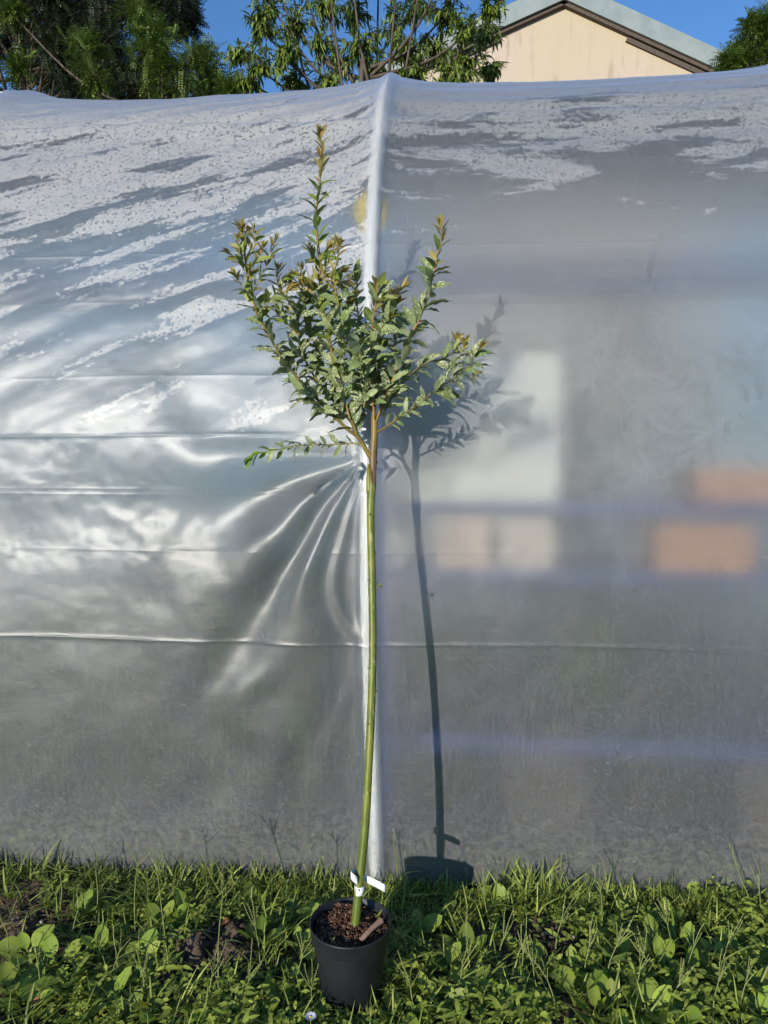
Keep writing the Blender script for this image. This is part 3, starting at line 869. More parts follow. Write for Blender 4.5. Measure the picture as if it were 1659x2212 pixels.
def pot():
    cx_, cy_ = POTP.x, POTP.y
    root = empty('plant_pot', (cx_, cy_, 0))
    tag(root, 'round black plastic plant pot filled with brown compost standing in the weeds', 'plant pot')
    mb = MB()
    mb.lathe([(0.0, 0.0), (0.076, 0.0), (0.079, 0.004), (0.100, 0.158), (0.1005, 0.162), (0.096, 0.1625), (0.075, 0.01), (0.0, 0.01)], 64, (cx_, cy_, 0.0))
    mb.build('body', M['pot'], root)
    mb = MB()
    mb.lathe([(0.0985, 0.160), (0.1035, 0.1615), (0.1055, 0.166), (0.1085, 0.196), (0.1105, 0.1985), (0.1105, 0.2015), (0.1085, 0.203), (0.1062, 0.2015), (0.1030, 0.166), (0.0985, 0.160)], 64, (cx_, cy_, 0.0))
    mb.build('rim', M['pot'], root)
    # compost, crumbly
    mb = MB()
    P = []
    for i in range(26):
        r = 0.0995 * i / 25
        row = []
        for j in range(72):
            an = TAU * j / 72
            x, y = r * math.cos(an), r * math.sin(an)
            h = 0.182 + 0.010 * float(fbm(x * 28 + 3, y * 28, 3, 80)) + 0.004 * float(fbm(x * 120, y * 120, 2, 81)) + 0.010 * (y / 0.1) - 0.006 * (r / 0.1) ** 6
            row.append((cx_ + x, cy_ + y, h))
        P.append(row)
    mb.quad_grid(P, closed=True)
    so_ = mb.build('potting_compost', M['compost'], root)
    # bark shreds
    tv = np.array([(x, y, z) for x in (-.5, .5) for y in (-.5, .5) for z in (-.5, .5)])
    tf = [(0, 1, 3, 2), (4, 6, 7, 5), (0, 4, 5, 1), (2, 3, 7, 6), (0, 2, 6, 4), (1, 5, 7, 3)]
    tuv = np.full((24, 2), 0.5)
    mats_ = [[], []]
    for k in range(900):
        r, an = 0.098 * math.sqrt(rnd(0, 1)), rnd(0, TAU)
        x, y = r * math.cos(an), r * math.sin(an)
        z = 0.185 + 0.010 * float(fbm(x * 28 + 3, y * 28, 3, 80)) + 0.010 * (y / 0.1) - 0.006 * (r / 0.1) ** 6
        d = Vector((rnd(-1, 1), rnd(-1, 1), rnd(-.5, .7)))
        l = rnd(0.003, 0.013)
        mats_[k % 5 == 0].append(np.array(frame((cx_ + x, cy_ + y, z), d, rvec(), (rnd(.0012, .004), l, rnd(.001, .003)))))
    ch = scatter('bark_shreds', [((tv, tf, tuv, 0), mats_[0]), ((tv, tf, tuv, 1), mats_[1])], [M['chip'], M['wood']], root)
    ch['kind'] = 'stuff'
    for p_ in ch.data.polygons: p_.use_smooth = False
    # short dead stick lying in the pot
    a, b = at(1150 * 0 + 735, 2034, 1.80), None
    s0 = Vector((cx_ + 0.030, cy_ - 0.062, 0.190)); s1 = Vector((cx_ + 0.083, cy_ - 0.012, 0.211))
    mb = MB()
    mb.tube(smooth_path([s0, (s0 + s1) / 2 + Vector((0, 0, 0.004)), s1], 8), [0.0065, .0066, .0068, .0065, .007, .0072, .0078, .0085], 9, wob=0.06)
    st = mb.build('stick', M['wood'])
    tag(st, 'short dead brown stick lying on the compost in the pot', 'stick')
    # seedlings in the compost
    me = leaf_meshdata('leaf', M['weed'], L=1, W=0.3, nseg=5, shape='lance', fold=0.3, curl=0.2)
    for (x, y, h, lab) in ((0.075, 0.012, 0.040, 'small green weed seedling growing in the pot compost beside the dead stick'), (-0.043, -0.070, 0.022, 'tiny pale seedling at the front edge of the pot compost')):
        rt = empty('seedling', (cx_ + x, cy_ + y, 0.178))
        tag(rt, lab, 'seedling')
        mb = MB(); b0 = Vector((cx_ + x, cy_ + y, 0.172))
        mb.tube([b0, b0 + Vector((0.001, 0, h * .5)), b0 + Vector((0.003, 0, h))], [0.0012, 0.001, 0.0006], 5)
        mb.build('stem', M['grass'], rt)
        for k in range(5):
            an = k * 2.4
            add_obj('leaf', me, rt, frame((0.001, 0, h * (0.35 + 0.15 * k)), (math.cos(an), math.sin(an), 0.9), (0, 0, 1), h * rnd(.45, .65)))
    return root
pot()

def plant_label():
    # white paper tape wrapped round the stem with a loose tail
    y0 = stem_y(1920)
    c = at(776, 1921, y0)
    root = empty('plant_label', c)
    tag(root, 'white paper label tape looped round the lower stem above the pot', 'plant label')
    hgt = 0.0215
    def ribbon(pts, name, tilt=0.0):
        pts = smooth_path(pts, 28)
        P = []
        for i, p in enumerate(pts):
            P.append([p + Vector((0, 0, hgt / 2)), p - Vector((0, 0, hgt / 2))])
        mb = MB(); mb.quad_grid(P)
        o = mb.build(name, M['paper'], root)
        md = o.modifiers.new('thickness', 'SOLIDIFY'); md.thickness = 0.0005
        return o
    ax = (at(777, 1905, stem_y(1905)) - at(775, 1935, stem_y(1935))).normalized()
    P = []
    for k in range(25):
        an = TAU * k / 24
        q = c + Vector((math.cos(an) * 0.0134, math.sin(an) * 0.0134, 0))
        P.append([q + ax * hgt / 2, q - ax * hgt / 2])
    mb = MB(); mb.quad_grid(P)
    o = mb.build('band', M['paper'], root)
    md = o.modifiers.new('thickness', 'SOLIDIFY'); md.thickness = 0.0005
    def z5(x, y, Y): return at((1150 + x / 2.765) * 0.54, (3300 + y / 2.765) * 0.54, Y)
    ribbon([z5(775, 622, y0 - 0.014), z5(735, 590, y0 - 0.018), z5(702, 556, y0 - 0.012), z5(712, 528, y0 + 0.004), z5(760, 532, y0 + 0.016), z5(830, 568, y0 + 0.020), z5(900, 612, y0 + 0.016), z5(990, 655, y0 + 0.010), z5(1080, 706, y0 + 0.006)], 'tail')
plant_label()

# ------------------------------------------------------------------ weeds and grass
def density(x, y):
    k = 1.0
    for (bx, by, r, a) in BARE:
        k *= 1 - 0.97 * math.exp(-(((x - bx) ** 2 + (y - by) ** 2) / (r * 0.80) ** 2) ** 2)
    if (x - POTP.x) ** 2 + (y - POTP.y) ** 2 < 0.088 ** 2: k = 0
    return k

def wall_y(x): return ORG.y - 0.08 * (x - ORG.x)

def place(n, x0, x1, y0, y1, use_density=True):
    outp = []
    while len(outp) < n:
        x, y = rnd(x0, x1), rnd(y0, y1)
        if y > wall_y(x) - 0.012: continue
        if use_density and rnd(0, 1) > density(x, y): continue
        outp.append((x, y, float(ground_h(x, y))))
    return outp

def groundcover():
    # tiny-leaved creeping weeds
    T = [leaf_template(0, L=1, W=w_, nseg=3, shape='ovate', fold=0.2, curl=c_) for w_, c_ in ((0.55, 0.15), (0.42, 0.3), (0.24, 0.3), (0.62, 0.35))]
    ms = [[] for _ in T]
    patch = lambda x, y: float(fbm(x * 3.5, y * 5, 2, 90))
    for (x, y, z) in place(8200, -2.1, 2.1, 1.15, 2.37):
        big = patch(x, y)
        if big < -0.12 and rnd(0, 1) < 0.65: continue
        h = rnd(0.010, 0.058) * (1 + 0.6 * big)
        hub = Vector((x, y, z))
        n = random.randint(5, 9)
        lean = Vector((rnd(-.5, .5), rnd(-.5, .3), 1)).normalized()
        ti = random.randrange(4)
        for k in range(n):
            an = k * 2.4 + rnd(-.5, .5)
            t = (k + 0.5) / n
            p = hub + lean * h * t + Vector((rnd(-.004, .004), rnd(-.004, .004), 0))
            d = Vector((math.cos(an), math.sin(an), rnd(0.1, 0.9)))
            L = rnd(0.010, 0.028) * (1.15 - 0.5 * t) * (1 + 0.4 * big) * (2.0 if ti == 2 else 1.0)
            ms[ti].append(np.array(frame(p, d, (-.25, -.5, 1), L)))
    o = scatter('ground_cover', [(T[i], ms[i]) for i in range(4)], [M['weed']])
    tag(o, 'low mat of small-leaved green weeds covering the ground before the tunnel', 'weeds', kind='stuff')
    # grass blades
    B = [leaf_template(0, L=1, W=w_, nseg=5, shape='blade', fold=0.5, curl=c_, side=s_) for w_, c_, s_ in ((0.06, 0.25, 0.1), (0.045, 0.5, -0.12), (0.10, 0.7, 0.2), (0.06, 0.1, -0.05))]
    mg = [[] for _ in B]
    for (x, y, z) in place(3000, -2.1, 2.1, 1.15, 2.37) + place(1300, -2.1, 2.1, 2.16, 2.46):
        n = random.randint(2, 5)
        for k in range(n):
            an = rnd(0, TAU)
            d = Vector((math.cos(an) * rnd(.1, 1.0), math.sin(an) * rnd(.1, 1.0), rnd(0.35, 1.2)))
            L = rnd(0.035, 0.125) if rnd(0, 1) < 0.7 else rnd(0.03, 0.06)
            if d.y > 0 and y > wall_y(x) - 0.13: d.y *= -0.3
            mg[random.randrange(4)].append(np.array(frame((x + rnd(-.006, .006), y + rnd(-.006, .006), z), d, (0, 0, 1) if abs(d.z) < 1.1 else rvec(), L)))
    for k in range(1500):                # taller fringe along the foot of the film
        x = rnd(-2.1, 2.1); y = wall_y(x) - rnd(.018, .085)
        if abs(x - BARE[2][0]) < .17 and rnd(0, 1) < .8: continue
        d = Vector((rnd(-.7, .7), -rnd(.0, .45), rnd(.7, 1.2)))
        mg[random.randrange(4)].append(np.array(frame((x, y, -.01), d, (rnd(-.5, .5), -.8, .6), rnd(.05, .125) * (1 + .35 * float(fbm(x * 4, 0, 2, 95))))))
    o = scatter('grass', [(B[i], mg[i]) for i in range(4)], [M['grass']])
    tag(o, 'short green grass blades growing through the weeds', 'grass', kind='stuff')
    # dry grass litter, denser on the bare patch
    md = [[] for _ in B]
    for (x, y, z) in place(700, -2.1, 2.1, 1.15, 2.37, False):
        if (x - POTP.x) ** 2 + (y - POTP.y) ** 2 < 0.1 ** 2: continue
        md[random.randrange(4)].append(np.array(frame((x, y, z + 0.004), (rnd(-1, 1), rnd(-1, 1), rnd(0, .3)), (0, 0, 1), rnd(0.03, 0.09))))
    bx, by, r, a = BARE[2]
    for k in range(420):
        x, y = bx + random.gauss(0, .11), by + random.gauss(0, .08)
        if y > wall_y(x) - 0.02: continue
        md[random.randrange(4)].append(np.array(frame((x, y, float(ground_h(x, y)) + rnd(0, .008)), (rnd(-1, 1), rnd(-1, 1), rnd(-.1, .3)), (0, 0, 1), rnd(0.03, 0.11))))
    o = scatter('dry_grass', [(B[i], md[i]) for i in range(4)], [M['straw']])
    tag(o, 'thin straw-coloured dead grass lying over bare soil and between weeds', 'dead grass', kind='stuff')
    # crumbs of soil on the bare patches
    cb = MB()
    cb.lathe([(0.05, -.7), (.8, -.45), (1, 0), (.75, .5), (.05, .75)], 6)
    cv = np.array(cb.v) * (1 + .25 * rng.standard_normal((len(cb.v), 1)))
    crumbs = []
    for (bx_, by_, r_, a_) in BARE:
        for k in range(420):
            x, y = bx_ + random.gauss(0, r_ * .5), by_ + random.gauss(0, r_ * .42)
            if y > wall_y(x) - .01: continue
            sz_ = min(.013, random.expovariate(1 / .0032) + .0014)
            crumbs.append(np.array(frame((x, y, float(ground_h(x, y)) + sz_ * .3), rvec(), rvec(), (sz_ * rnd(.7, 1.3), sz_, sz_ * rnd(.6, 1)))))
    o = scatter('soil_crumbs', [((cv, cb.f, cb.uv, 0), crumbs)], [M['soil']])
    tag(o, 'loose crumbs and clods of brown soil on the bare patches', 'soil', kind='stuff')
    # grass crowding the pot
    mp_ = [[] for _ in B]
    for k in range(170):
        an = rnd(0, TAU); r_ = rnd(.083, .125)
        x, y = POTP.x + r_ * math.cos(an), POTP.y + r_ * math.sin(an)
        d = Vector((math.cos(an) * rnd(-.1, .9), math.sin(an) * rnd(-.1, .9), rnd(.6, 1.2)))
        mp_[k % 4].append(np.array(frame((x, y, -.012), d, (0, 0, 1), rnd(.04, .085))))
    o = scatter('pot_grass', [(B[i], mp_[i]) for i in range(4)], [M['grass']])
    tag(o, 'grass blades crowding the base of the black pot', 'grass', kind='stuff')
    # strip of weeds growing inside, against the foot of the film
    mi_ = [[] for _ in T]
    for k in range(1500):
        x, y = rnd(-1.9, 1.9), 0
        y = wall_y(x) + 0.012 + abs(random.gauss(0, 0.14))
        hub = Vector((x, y, 0))
        h = rnd(0.02, 0.10)
        for q in range(5):
            an = rnd(0, TAU)
            mi_[q % 4].append(np.array(frame(hub + Vector((0, 0, h * (q + .5) / 5)), (math.cos(an), abs(math.sin(an)), rnd(.1, .8)), (0, 0, 1), rnd(0.015, 0.035))))
    o = scatter('inner_weeds', [(T[i], mi_[i]) for i in range(4)], [M['weed']])
    tag(o, 'blurred green weeds inside the tunnel along the foot of the film', 'weeds', kind='stuff')
groundcover()

def plantains():
    mesh = [leaf_meshdata('leaf', M['plantain'], L=1, W=w_, nseg=8, shape='plantain', fold=0.16, curl=c_, wave=0.02, side=s_, ncol=5) for w_, c_, s_ in ((0.50, 0.10, 0.05), (0.42, 0.25, -0.05), (0.56, 0.35, 0.08), (0.46, 0.02, -0.08))]
    spots = [(140, 2140), (60, 2180), (230, 2165), (330, 2185), (430, 2190), (500, 2205), (590, 2170), (300, 2080), (215, 2060), (120, 2085), (400, 1985), (350, 2000), (560, 2050), (600, 2010), (640, 1990),
             (880, 2110), (960, 2090), (1010, 2150), (1075, 2175), (1130, 2190), (1000, 2060), (920, 2150), (1250, 2150), (1320, 2170), (1400, 2190), (1480, 2170), (1560, 2180), (1630, 2150), (1540, 2070), (1600, 2060),
             (1480, 2035), (1530, 2010), (1440, 1990), (1370, 1985), (1400, 1935), (1340, 1945), (1510, 1960), (1100, 1965), (1270, 1970), (950, 1985), (1590, 1985), (1240, 2090), (1330, 2085), (1430, 2095), (60, 2060), (20, 2140), (180, 2200), (270, 2200), (560, 2205), (640, 2050), (540, 1960), (250, 1990), (180, 1985), (1020, 1950), (1180, 2090), (1100, 2120), (960, 2190), (1290, 2195), (1350, 2130), (1460, 2200), (1640, 2200), (1500, 2110), (1580, 2130), (1640, 2090), (1480, 1940), (1560, 1935), (1350, 2030), (1420, 2045), (900, 2010), (1210, 1945), (700, 2190), (770, 2205), (850, 2200), (640, 2130)]
    lab = 'broad-leaved plantain rosette out in the open grass before the tunnel'
    for (px, py) in spots:
        p = on_ground(px, py)
        p.y = min(p.y, wall_y(p.x) - 0.03)
        root = empty('plantain_weed', (p.x, p.y, float(ground_h(p.x, p.y))), rnd(0, TAU))
        near = min(range(4), key=lambda i: math.hypot(p.x - BARE[i][0], p.y - BARE[i][1]))
        if math.hypot(p.x - POTP.x, p.y - POTP.y) < .24: l2 = 'broad-leaved plantain rosette crowding round the black plant pot'
        elif p.y > wall_y(p.x) - .10: l2 = 'broad-leaved plantain rosette growing hard against the foot of the film'
        elif math.hypot(p.x - BARE[near][0], p.y - BARE[near][1]) < .22: l2 = ('plantain rosette at the edge of the crumbly soil mound', 'plantain rosette at the edge of the small dark soil patch', 'plantain rosette at the edge of the straw-littered bare soil', 'plantain rosette beside the stony soil at the film foot')[near]
        else: l2 = lab
        tag(root, l2, 'weed', 'plantain rosettes in the grass')
        n = random.randint(5, 8)
        for k in range(n):
            an = k * TAU / n * 1.0 + rnd(-.3, .3)
            el = rnd(0.3, 1.5)
            d = Vector((math.cos(an), math.sin(an), el))
            L = rnd(0.058, 0.105)
            add_obj('leaf', random.choice(mesh), root, frame((0, 0, 0.002), d, Vector((0, 0, 1)) + rvec() * .45, L))
        if random.random() < 0.4:
            mb = MB()
            h = rnd(0.06, 0.11)
            ln = Vector((rnd(-.3, .3), rnd(-.3, .3), 1)) * h
            mb.tube([(0, 0, 0), ln * .35, ln * .4, ln * .75, ln], [0.0012, 0.0012, 0.003, 0.0028, 0.001], 6, wob=0.15)
            o = bpy.data.objects.new('flower_spike', mb.mesh('flower_spike', M['spike'])); C.objects.link(o); o.parent = root
            root['label'] = root['label'] + ' with a flower spike'
plantains()

def spike_mesh(L, seed):
    random.seed(seed)
    mb = MB()
    n = int(L / 0.0035)
    pts = [Vector((0.06 * L * math.sin(2 * i / n), L * i / n, -0.12 * L * (i / n) ** 2)) for i in range(n + 1)]
    mb.tube(pts, [0.0007] * (n + 1), 4)
    for i in range(1, n):
        sd = 1 if i % 2 else -1
        p = pts[i]
        mb.tube([p, p + Vector((sd * 0.0009, 0.0018, 0.0003)), p + Vector((sd * 0.0009, 0.0036, 0.0003))], [0.0006, 0.0012, 0.0003], 4, cap=False)
    return mb.mesh('spike', M['spike'])

def grass_stalks():
    SP = [spike_mesh(1.0 * l, 100 + i) for i, l in enumerate((0.05, 0.065, 0.08))]
    random.seed(11)
    BL = [leaf_meshdata('blade', M['grass'], L=1, W=w_, nseg=7, shape='blade', fold=0.4, curl=c_, side=s_) for w_, c_, s_ in ((0.10, 0.35, 0.1), (0.07, 0.6, -0.1), (0.085, 0.15, 0.05))]
    smat = plain('grass_stem', (0.13, 0.17, 0.04), 0.5, (0.20, 0.22, 0.07), 30)
    # (base pixel, hub pixel, lean towards the film, number of spikes, spread, label)
    K = [((368, 2123), (340, 1883), .05, 6, .42, 'tall grass stalk fanning six thin spikes before the film left of the pot'),
         ((292, 2010), (297, 1863), .04, 4, .75, 'grass stalk with four wide-spread spikes before the film left of the pot'),
         ((472, 2158), (482, 1925), .05, 5, .7, 'thin grass stalk rising over the bare soil mound'),
         ((205, 1990), (207, 1880), .03, 1, .1, 'upright single-spiked grass stem against the film'),
         ((130, 1970), (128, 1875), .02, 5, .9, 'drooping grass head beside the yellow-green weed tuft'),
         ((868, 1925), (856, 1850), .02, 2, .06, 'closed upright grass spike beside the hoop foot'),
         ((1139, 1945), (1190, 1886), .03, 6, .20, 'stout grass stalk bent right with a sheaf of pale spikes'),
         ((1255, 1965), (1212, 1886), .02, 2, .5, 'slender pale grass stem crossing the sheaf of spikes'),
         ((1650, 1990), (1590, 1868), .03, 2, .10, 'long slanting grass spike leaning left at the tunnel foot'),
         ((1655, 2010), (1640, 1920), .03, 3, .18, 'grass stalk with three close spikes by the slanting spike'),
         ((1300, 2020), (1297, 1915), .03, 4, .45, 'stiff branching grass stem standing over the plantains'),
         ((560, 2110), (551, 2000), .02, 4, .35, None), ((885, 2090), (868, 2010), .02, 4, .5, None), ((920, 2060), (905, 1990), .02, 4, .3, None),
         ((1080, 2080), (1090, 2020), .02, 5, .4, None), ((1120, 2120), (1130, 2050), .02, 5, .4, None), ((1260, 2110), (1275, 2035), .02, 5, .25, None),
         ((1420, 2110), (1395, 2070), .02, 6, .3, None), ((1370, 2170), (1385, 2080), .02, 6, .35, None), ((1600, 2190), (1612, 2120), .02, 4, .35, None),
         ((900, 2190), (885, 2120), .02, 5, .5, None), ((1020, 2110), (1005, 2000), .02, 3, .4, None), ((640, 2150), (655, 2060), .02, 4, .5, None),
         ((90, 2150), (82, 2080), .02, 3, .2, None), ((240, 2130), (256, 2060), .02, 5, .6, None), ((1200, 2190), (1180, 2110), .02, 4, .5, None),
         ((770, 2190), (790, 2140), .02, 3, .5, None), ((690, 2200), (672, 2130), .02, 4, .5, None), ((1480, 2130), (1500, 2040), .02, 3, .3, None), ((440, 2190), (460, 2100), .02, 4, .5, None),
         ((30, 2100), (15, 2010), .02, 3, .4, None), ((1540, 2200), (1555, 2110), .02, 4, .3, None), ((1060, 1990), (1045, 1930), .02, 3, .4, None), ((1310, 2120), (1335, 2035), .02, 6, .3, None), ((1200, 2060), (1215, 1985), .02, 5, .4, None), ((1460, 2075), (1440, 1990), .02, 5, .35, None), ((1550, 2110), (1575, 2030), .02, 4, .4, None), ((980, 2150), (1000, 2075), .02, 5, .5, None), ((1170, 2150), (1150, 2075), .02, 5, .4, None), ((1440, 2190), (1470, 2120), .02, 6, .4, None), ((520, 2190), (540, 2110), .02, 4, .5, None), ((330, 2180), (310, 2110), .02, 4, .4, None), ((150, 2040), (170, 1960), .02, 3, .5, None)]
    for (b, h, dy, ns, spread, lab) in K:
        p = on_ground(*b)
        p.y = min(p.y, wall_y(p.x) - 0.035)
        p.z = float(ground_h(p.x, p.y))
        q = at(h[0], h[1], min(p.y + dy, wall_y(p.x) - 0.015))
        root = empty('grass_stalk', p)
        if lab: tag(root, lab, 'grass stalk', 'flowering grass stalks')
        else:
            nb = min(range(4), key=lambda i: math.hypot(p.x - BARE[i][0], p.y - BARE[i][1]))
            if math.hypot(p.x - POTP.x, p.y - POTP.y) < .24: l3 = 'short flowering grass stalk standing close beside the black pot'
            elif math.hypot(p.x - BARE[nb][0], p.y - BARE[nb][1]) < .24: l3 = ('short flowering grass stalk beside the crumbly soil mound', 'short flowering grass stalk beside the small dark soil patch', 'short flowering grass stalk beside the straw-littered bare soil', 'short flowering grass stalk beside the stony soil patch')[nb]
            elif ns >= 6: l3 = 'short grass stalk with six crowded spikes in the open weeds'
            elif spread <= .36: l3 = 'short grass stalk with upright narrow spikes in the open weeds'
            else: l3 = 'short grass stalk with wide fanned spikes in the open weeds'
            tag(root, l3, 'grass stalk', 'short flowering grasses')
        mid = (p + q) / 2 + Vector((rnd(-.008, .008), 0, 0))
        path = smooth_path([p, mid, q], 10)
        mb = MB(); mb.tube(path, [0.0023 - 0.0010 * i / 9 for i in range(10)], 6)
        mb.build('stem', smat, root)
        ax = (path[-1] - path[-2]).normalized()
        for k in range(ns):
            an = TAU * k / ns + rnd(-.3, .3)
            a = ax.orthogonal().normalized(); bb = ax.cross(a)
            sp = spread * rnd(.6, 1.2)
            d = ax + (a * math.cos(an) + bb * math.sin(an)) * math.tan(min(sp, 1.2))
            if q.y > wall_y(q.x) - 0.07 and d.y > 0: d.y *= 0.2
            add_obj('spike', random.choice(SP), root, frame(q - p - ax * 0.004 * k, d, rvec(), rnd(.8, 1.15)))
        for k in range(2):
            t = 0.25 + 0.3 * k
            an = rnd(0, TAU)
            add_obj('blade', random.choice(BL), root, frame((path[int(t * 9)] - p), (math.cos(an), -abs(math.sin(an)) * .6, 0.9), (0, 0, 1), rnd(.06, .12)))
grass_stalks()

def leafy_weeds():
    # upright small-leaved stems in front of the film
    me = [leaf_meshdata('leaf', M['weed'], L=1, W=w_, nseg=4, shape='ovate', fold=0.25, curl=c_) for w_, c_ in ((0.5, 0.1), (0.4, 0.25))]
    pale = leaf_meshdata('leaf', leafmat('pale_weed_leaf', (0.20, 0.27, 0.05), (0.30, 0.32, 0.10), None, 0, None), L=1, W=0.4, nseg=4, shape='ovate', fold=0.25, curl=0.2)
    def weed(px, py, hpx, n, lab, pal=False, spread=.25, leafL=.014, grp=None):
        p = on_ground(px, py)
        p.y = min(p.y, wall_y(p.x) - 0.03)
        p.z = float(ground_h(p.x, p.y))
        root = empty('leafy_weed', p)
        tag(root, lab, 'weed', grp)
        H = hpx * pxm(2.35)
        for k in range(n):
            d = Vector((rnd(-spread, spread), rnd(-spread, spread * .3), 1)).normalized()
            h = H * rnd(.6, 1.0)
            mb = MB(); mb.tube([(0, 0, 0), d * h * .5, d * h], [0.0012, 0.001, 0.0005], 5)
            st = bpy.data.objects.new('stem', mb.mesh('stem', M['grass'])); C.objects.link(st); st.parent = root
            m_ = int(h / 0.006)
            for i in range(2, m_):
                an = i * 2.4
                z = d * h * i / m_
                add_obj('leaf', pale if pal and i > m_ * .5 else random.choice(me), st, frame(z, (math.cos(an), math.sin(an), .7), (0, 0, 1), leafL * rnd(.7, 1.2) * (1.1 - .5 * i / m_)))
    weed(108, 1972, 75, 5, 'bushy yellow-green weed tuft at the edge of the bare soil', True, .5, .020)
    weed(1098, 1935, 75, 2, 'pair of upright small-leaved weed stems before the film', False, .12, .013)
    weed(1065, 1935, 50, 3, 'low bushy small-leaved weed beside the upright pair', False, .5, .013)
    weed(985, 1925, 55, 3, 'spindly weed at the foot of the stem shadow', False, .3, .014)
    weed(1135, 1950, 40, 4, 'dense small-leaved weed under the sheaf of grass spikes', False, .5, .013)
    weed(950, 1920, 45, 2, 'forked weed sprig in front of the stem shadow', False, .4, .024)
    # lobed leaf weed
    lob = MB()
    L, U = [], []
    for k in range(7):
        an = R(-75 + 25 * k)
        l = 1.0 - abs(k - 3) * 0.13
        tip = Vector((math.sin(an) * l * .75, 0.15 + math.cos(an) * l * .85, 0))
        sd = Vector((math.cos(an), -math.sin(an), 0)) * 0.13
        c0 = Vector((0, 0.1, 0)); mid = c0.lerp(tip, .6)
        lob.quad_grid([[c0 - sd * .4, c0, c0 + sd * .4], [mid - sd + Vector((0, 0, .03)), mid, mid + sd + Vector((0, 0, .03))], [tip, tip, tip]])
    lm = lob.mesh('leaf', M['weed'])
    for (px, py, s_) in ((1070, 2035, 1.0), (1105, 2060, .8), (1050, 2075, .7)):
        p = on_ground(px, py)
        root = empty('lobed_weed', (p.x, p.y, float(ground_h(p.x, p.y))))
        tag(root, 'bright green weed with deeply lobed leaves among the plantains', 'weed', 'lobed weeds')
        for k in range(8):
            an = k * 2.4
            d = Vector((math.cos(an), math.sin(an), rnd(.5, 1.2)))
            add_obj('leaf', lm, root, frame(Vector((0, 0, .012 + .005 * k)) * s_, d, (0, 0, 1), rnd(.030, .042) * s_))
    # daisy
    p = on_ground(671, 2198, .062)
    root = empty('daisy', (p.x, p.y, 0))
    tag(root, 'single white daisy with a yellow centre in the grass before the pot', 'daisy')
    mb = MB(); mb.tube([(p.x, p.y, -0.01), (p.x, p.y, .062)], .0014, 6); mb.build('stem', M['grass'], root)
    mb = MB(); mb.lathe([(0, .003), (.003, .0025), (.0045, .0005), (.0045, -.001)], 12, (p.x, p.y, .063)); mb.build('flower_centre', plain('daisy_yellow', (.75, .48, .03), .7), root)
    pm = leaf_meshdata('petal', plain('daisy_white', (.82, .82, .82), .6), L=.013, W=.0042, nseg=3, shape='lance', fold=.1, curl=.1)
    for k in range(20):
        an = TAU * k / 20
        add_obj('petal', pm, root, frame((0.003 * math.cos(an), .003 * math.sin(an), .063 + .0006 * (k % 2)), (math.cos(an), math.sin(an) - .1, .35), (0, 0, 1), 1))
    # pebbles, fallen leaves
    for k, (px, py, r) in enumerate([(452, 2018, .006), (490, 2020, .009), (468, 2032, .006), (420, 2040, .007), (535, 2035, .006), (500, 2050, .005), (1165, 2010, .008), (1178, 2022, .006), (1190, 2030, .007), (1330, 2005, .008), (1600, 1975, .009), (1612, 1990, .008), (32, 1985, .011), (55, 1970, .008), (12, 2000, .008), (90, 1995, .006), (1550, 2045, .007), (440, 2060, .005), (1240, 2030, .007)]):
        p = on_ground(px, py)
        mb = MB()
        sx, sy_, sz_ = rnd(.8, 1.3), rnd(.8, 1.3), rnd(.5, .8)
        mb.lathe([(0.02 * r, -r), (r * .6, -r * .8), (r, -.1 * r), (r * .85, r * .5), (r * .4, r * .88), (r * .02, r)], 9)
        mb.v = [(v[0] * sx + p.x, v[1] * sy_ + p.y, v[2] * sz_ + float(ground_h(p.x, p.y)) + r * .4) for v in mb.v]
        o = mb.build('pebble', M['pebble'])
        tag(o, 'small rounded pale pebble lying on a bare soil patch', 'pebble', 'pebbles on the bare soil')
    dl = leaf_meshdata('fallen_leaf', M['deadleaf'], L=.028, W=.017, nseg=5, shape='ovate', fold=.5, curl=.5)
    for (px, py) in ((72, 2168), (522, 2062), (495, 2010)):
        p = on_ground(px, py, .015)
        o = bpy.data.objects.new('fallen_leaf', dl); C.objects.link(o)
        o.matrix_basis = frame((p.x, p.y, max(.012, float(ground_h(p.x, p.y)) + .008)), (rnd(-1, 1), rnd(-1, 1), .4), (0, -.4, 1), 1)
        tag(o, 'curled orange-brown fallen leaf lying among the weeds', 'leaf', 'fallen leaves')
leafy_weeds()

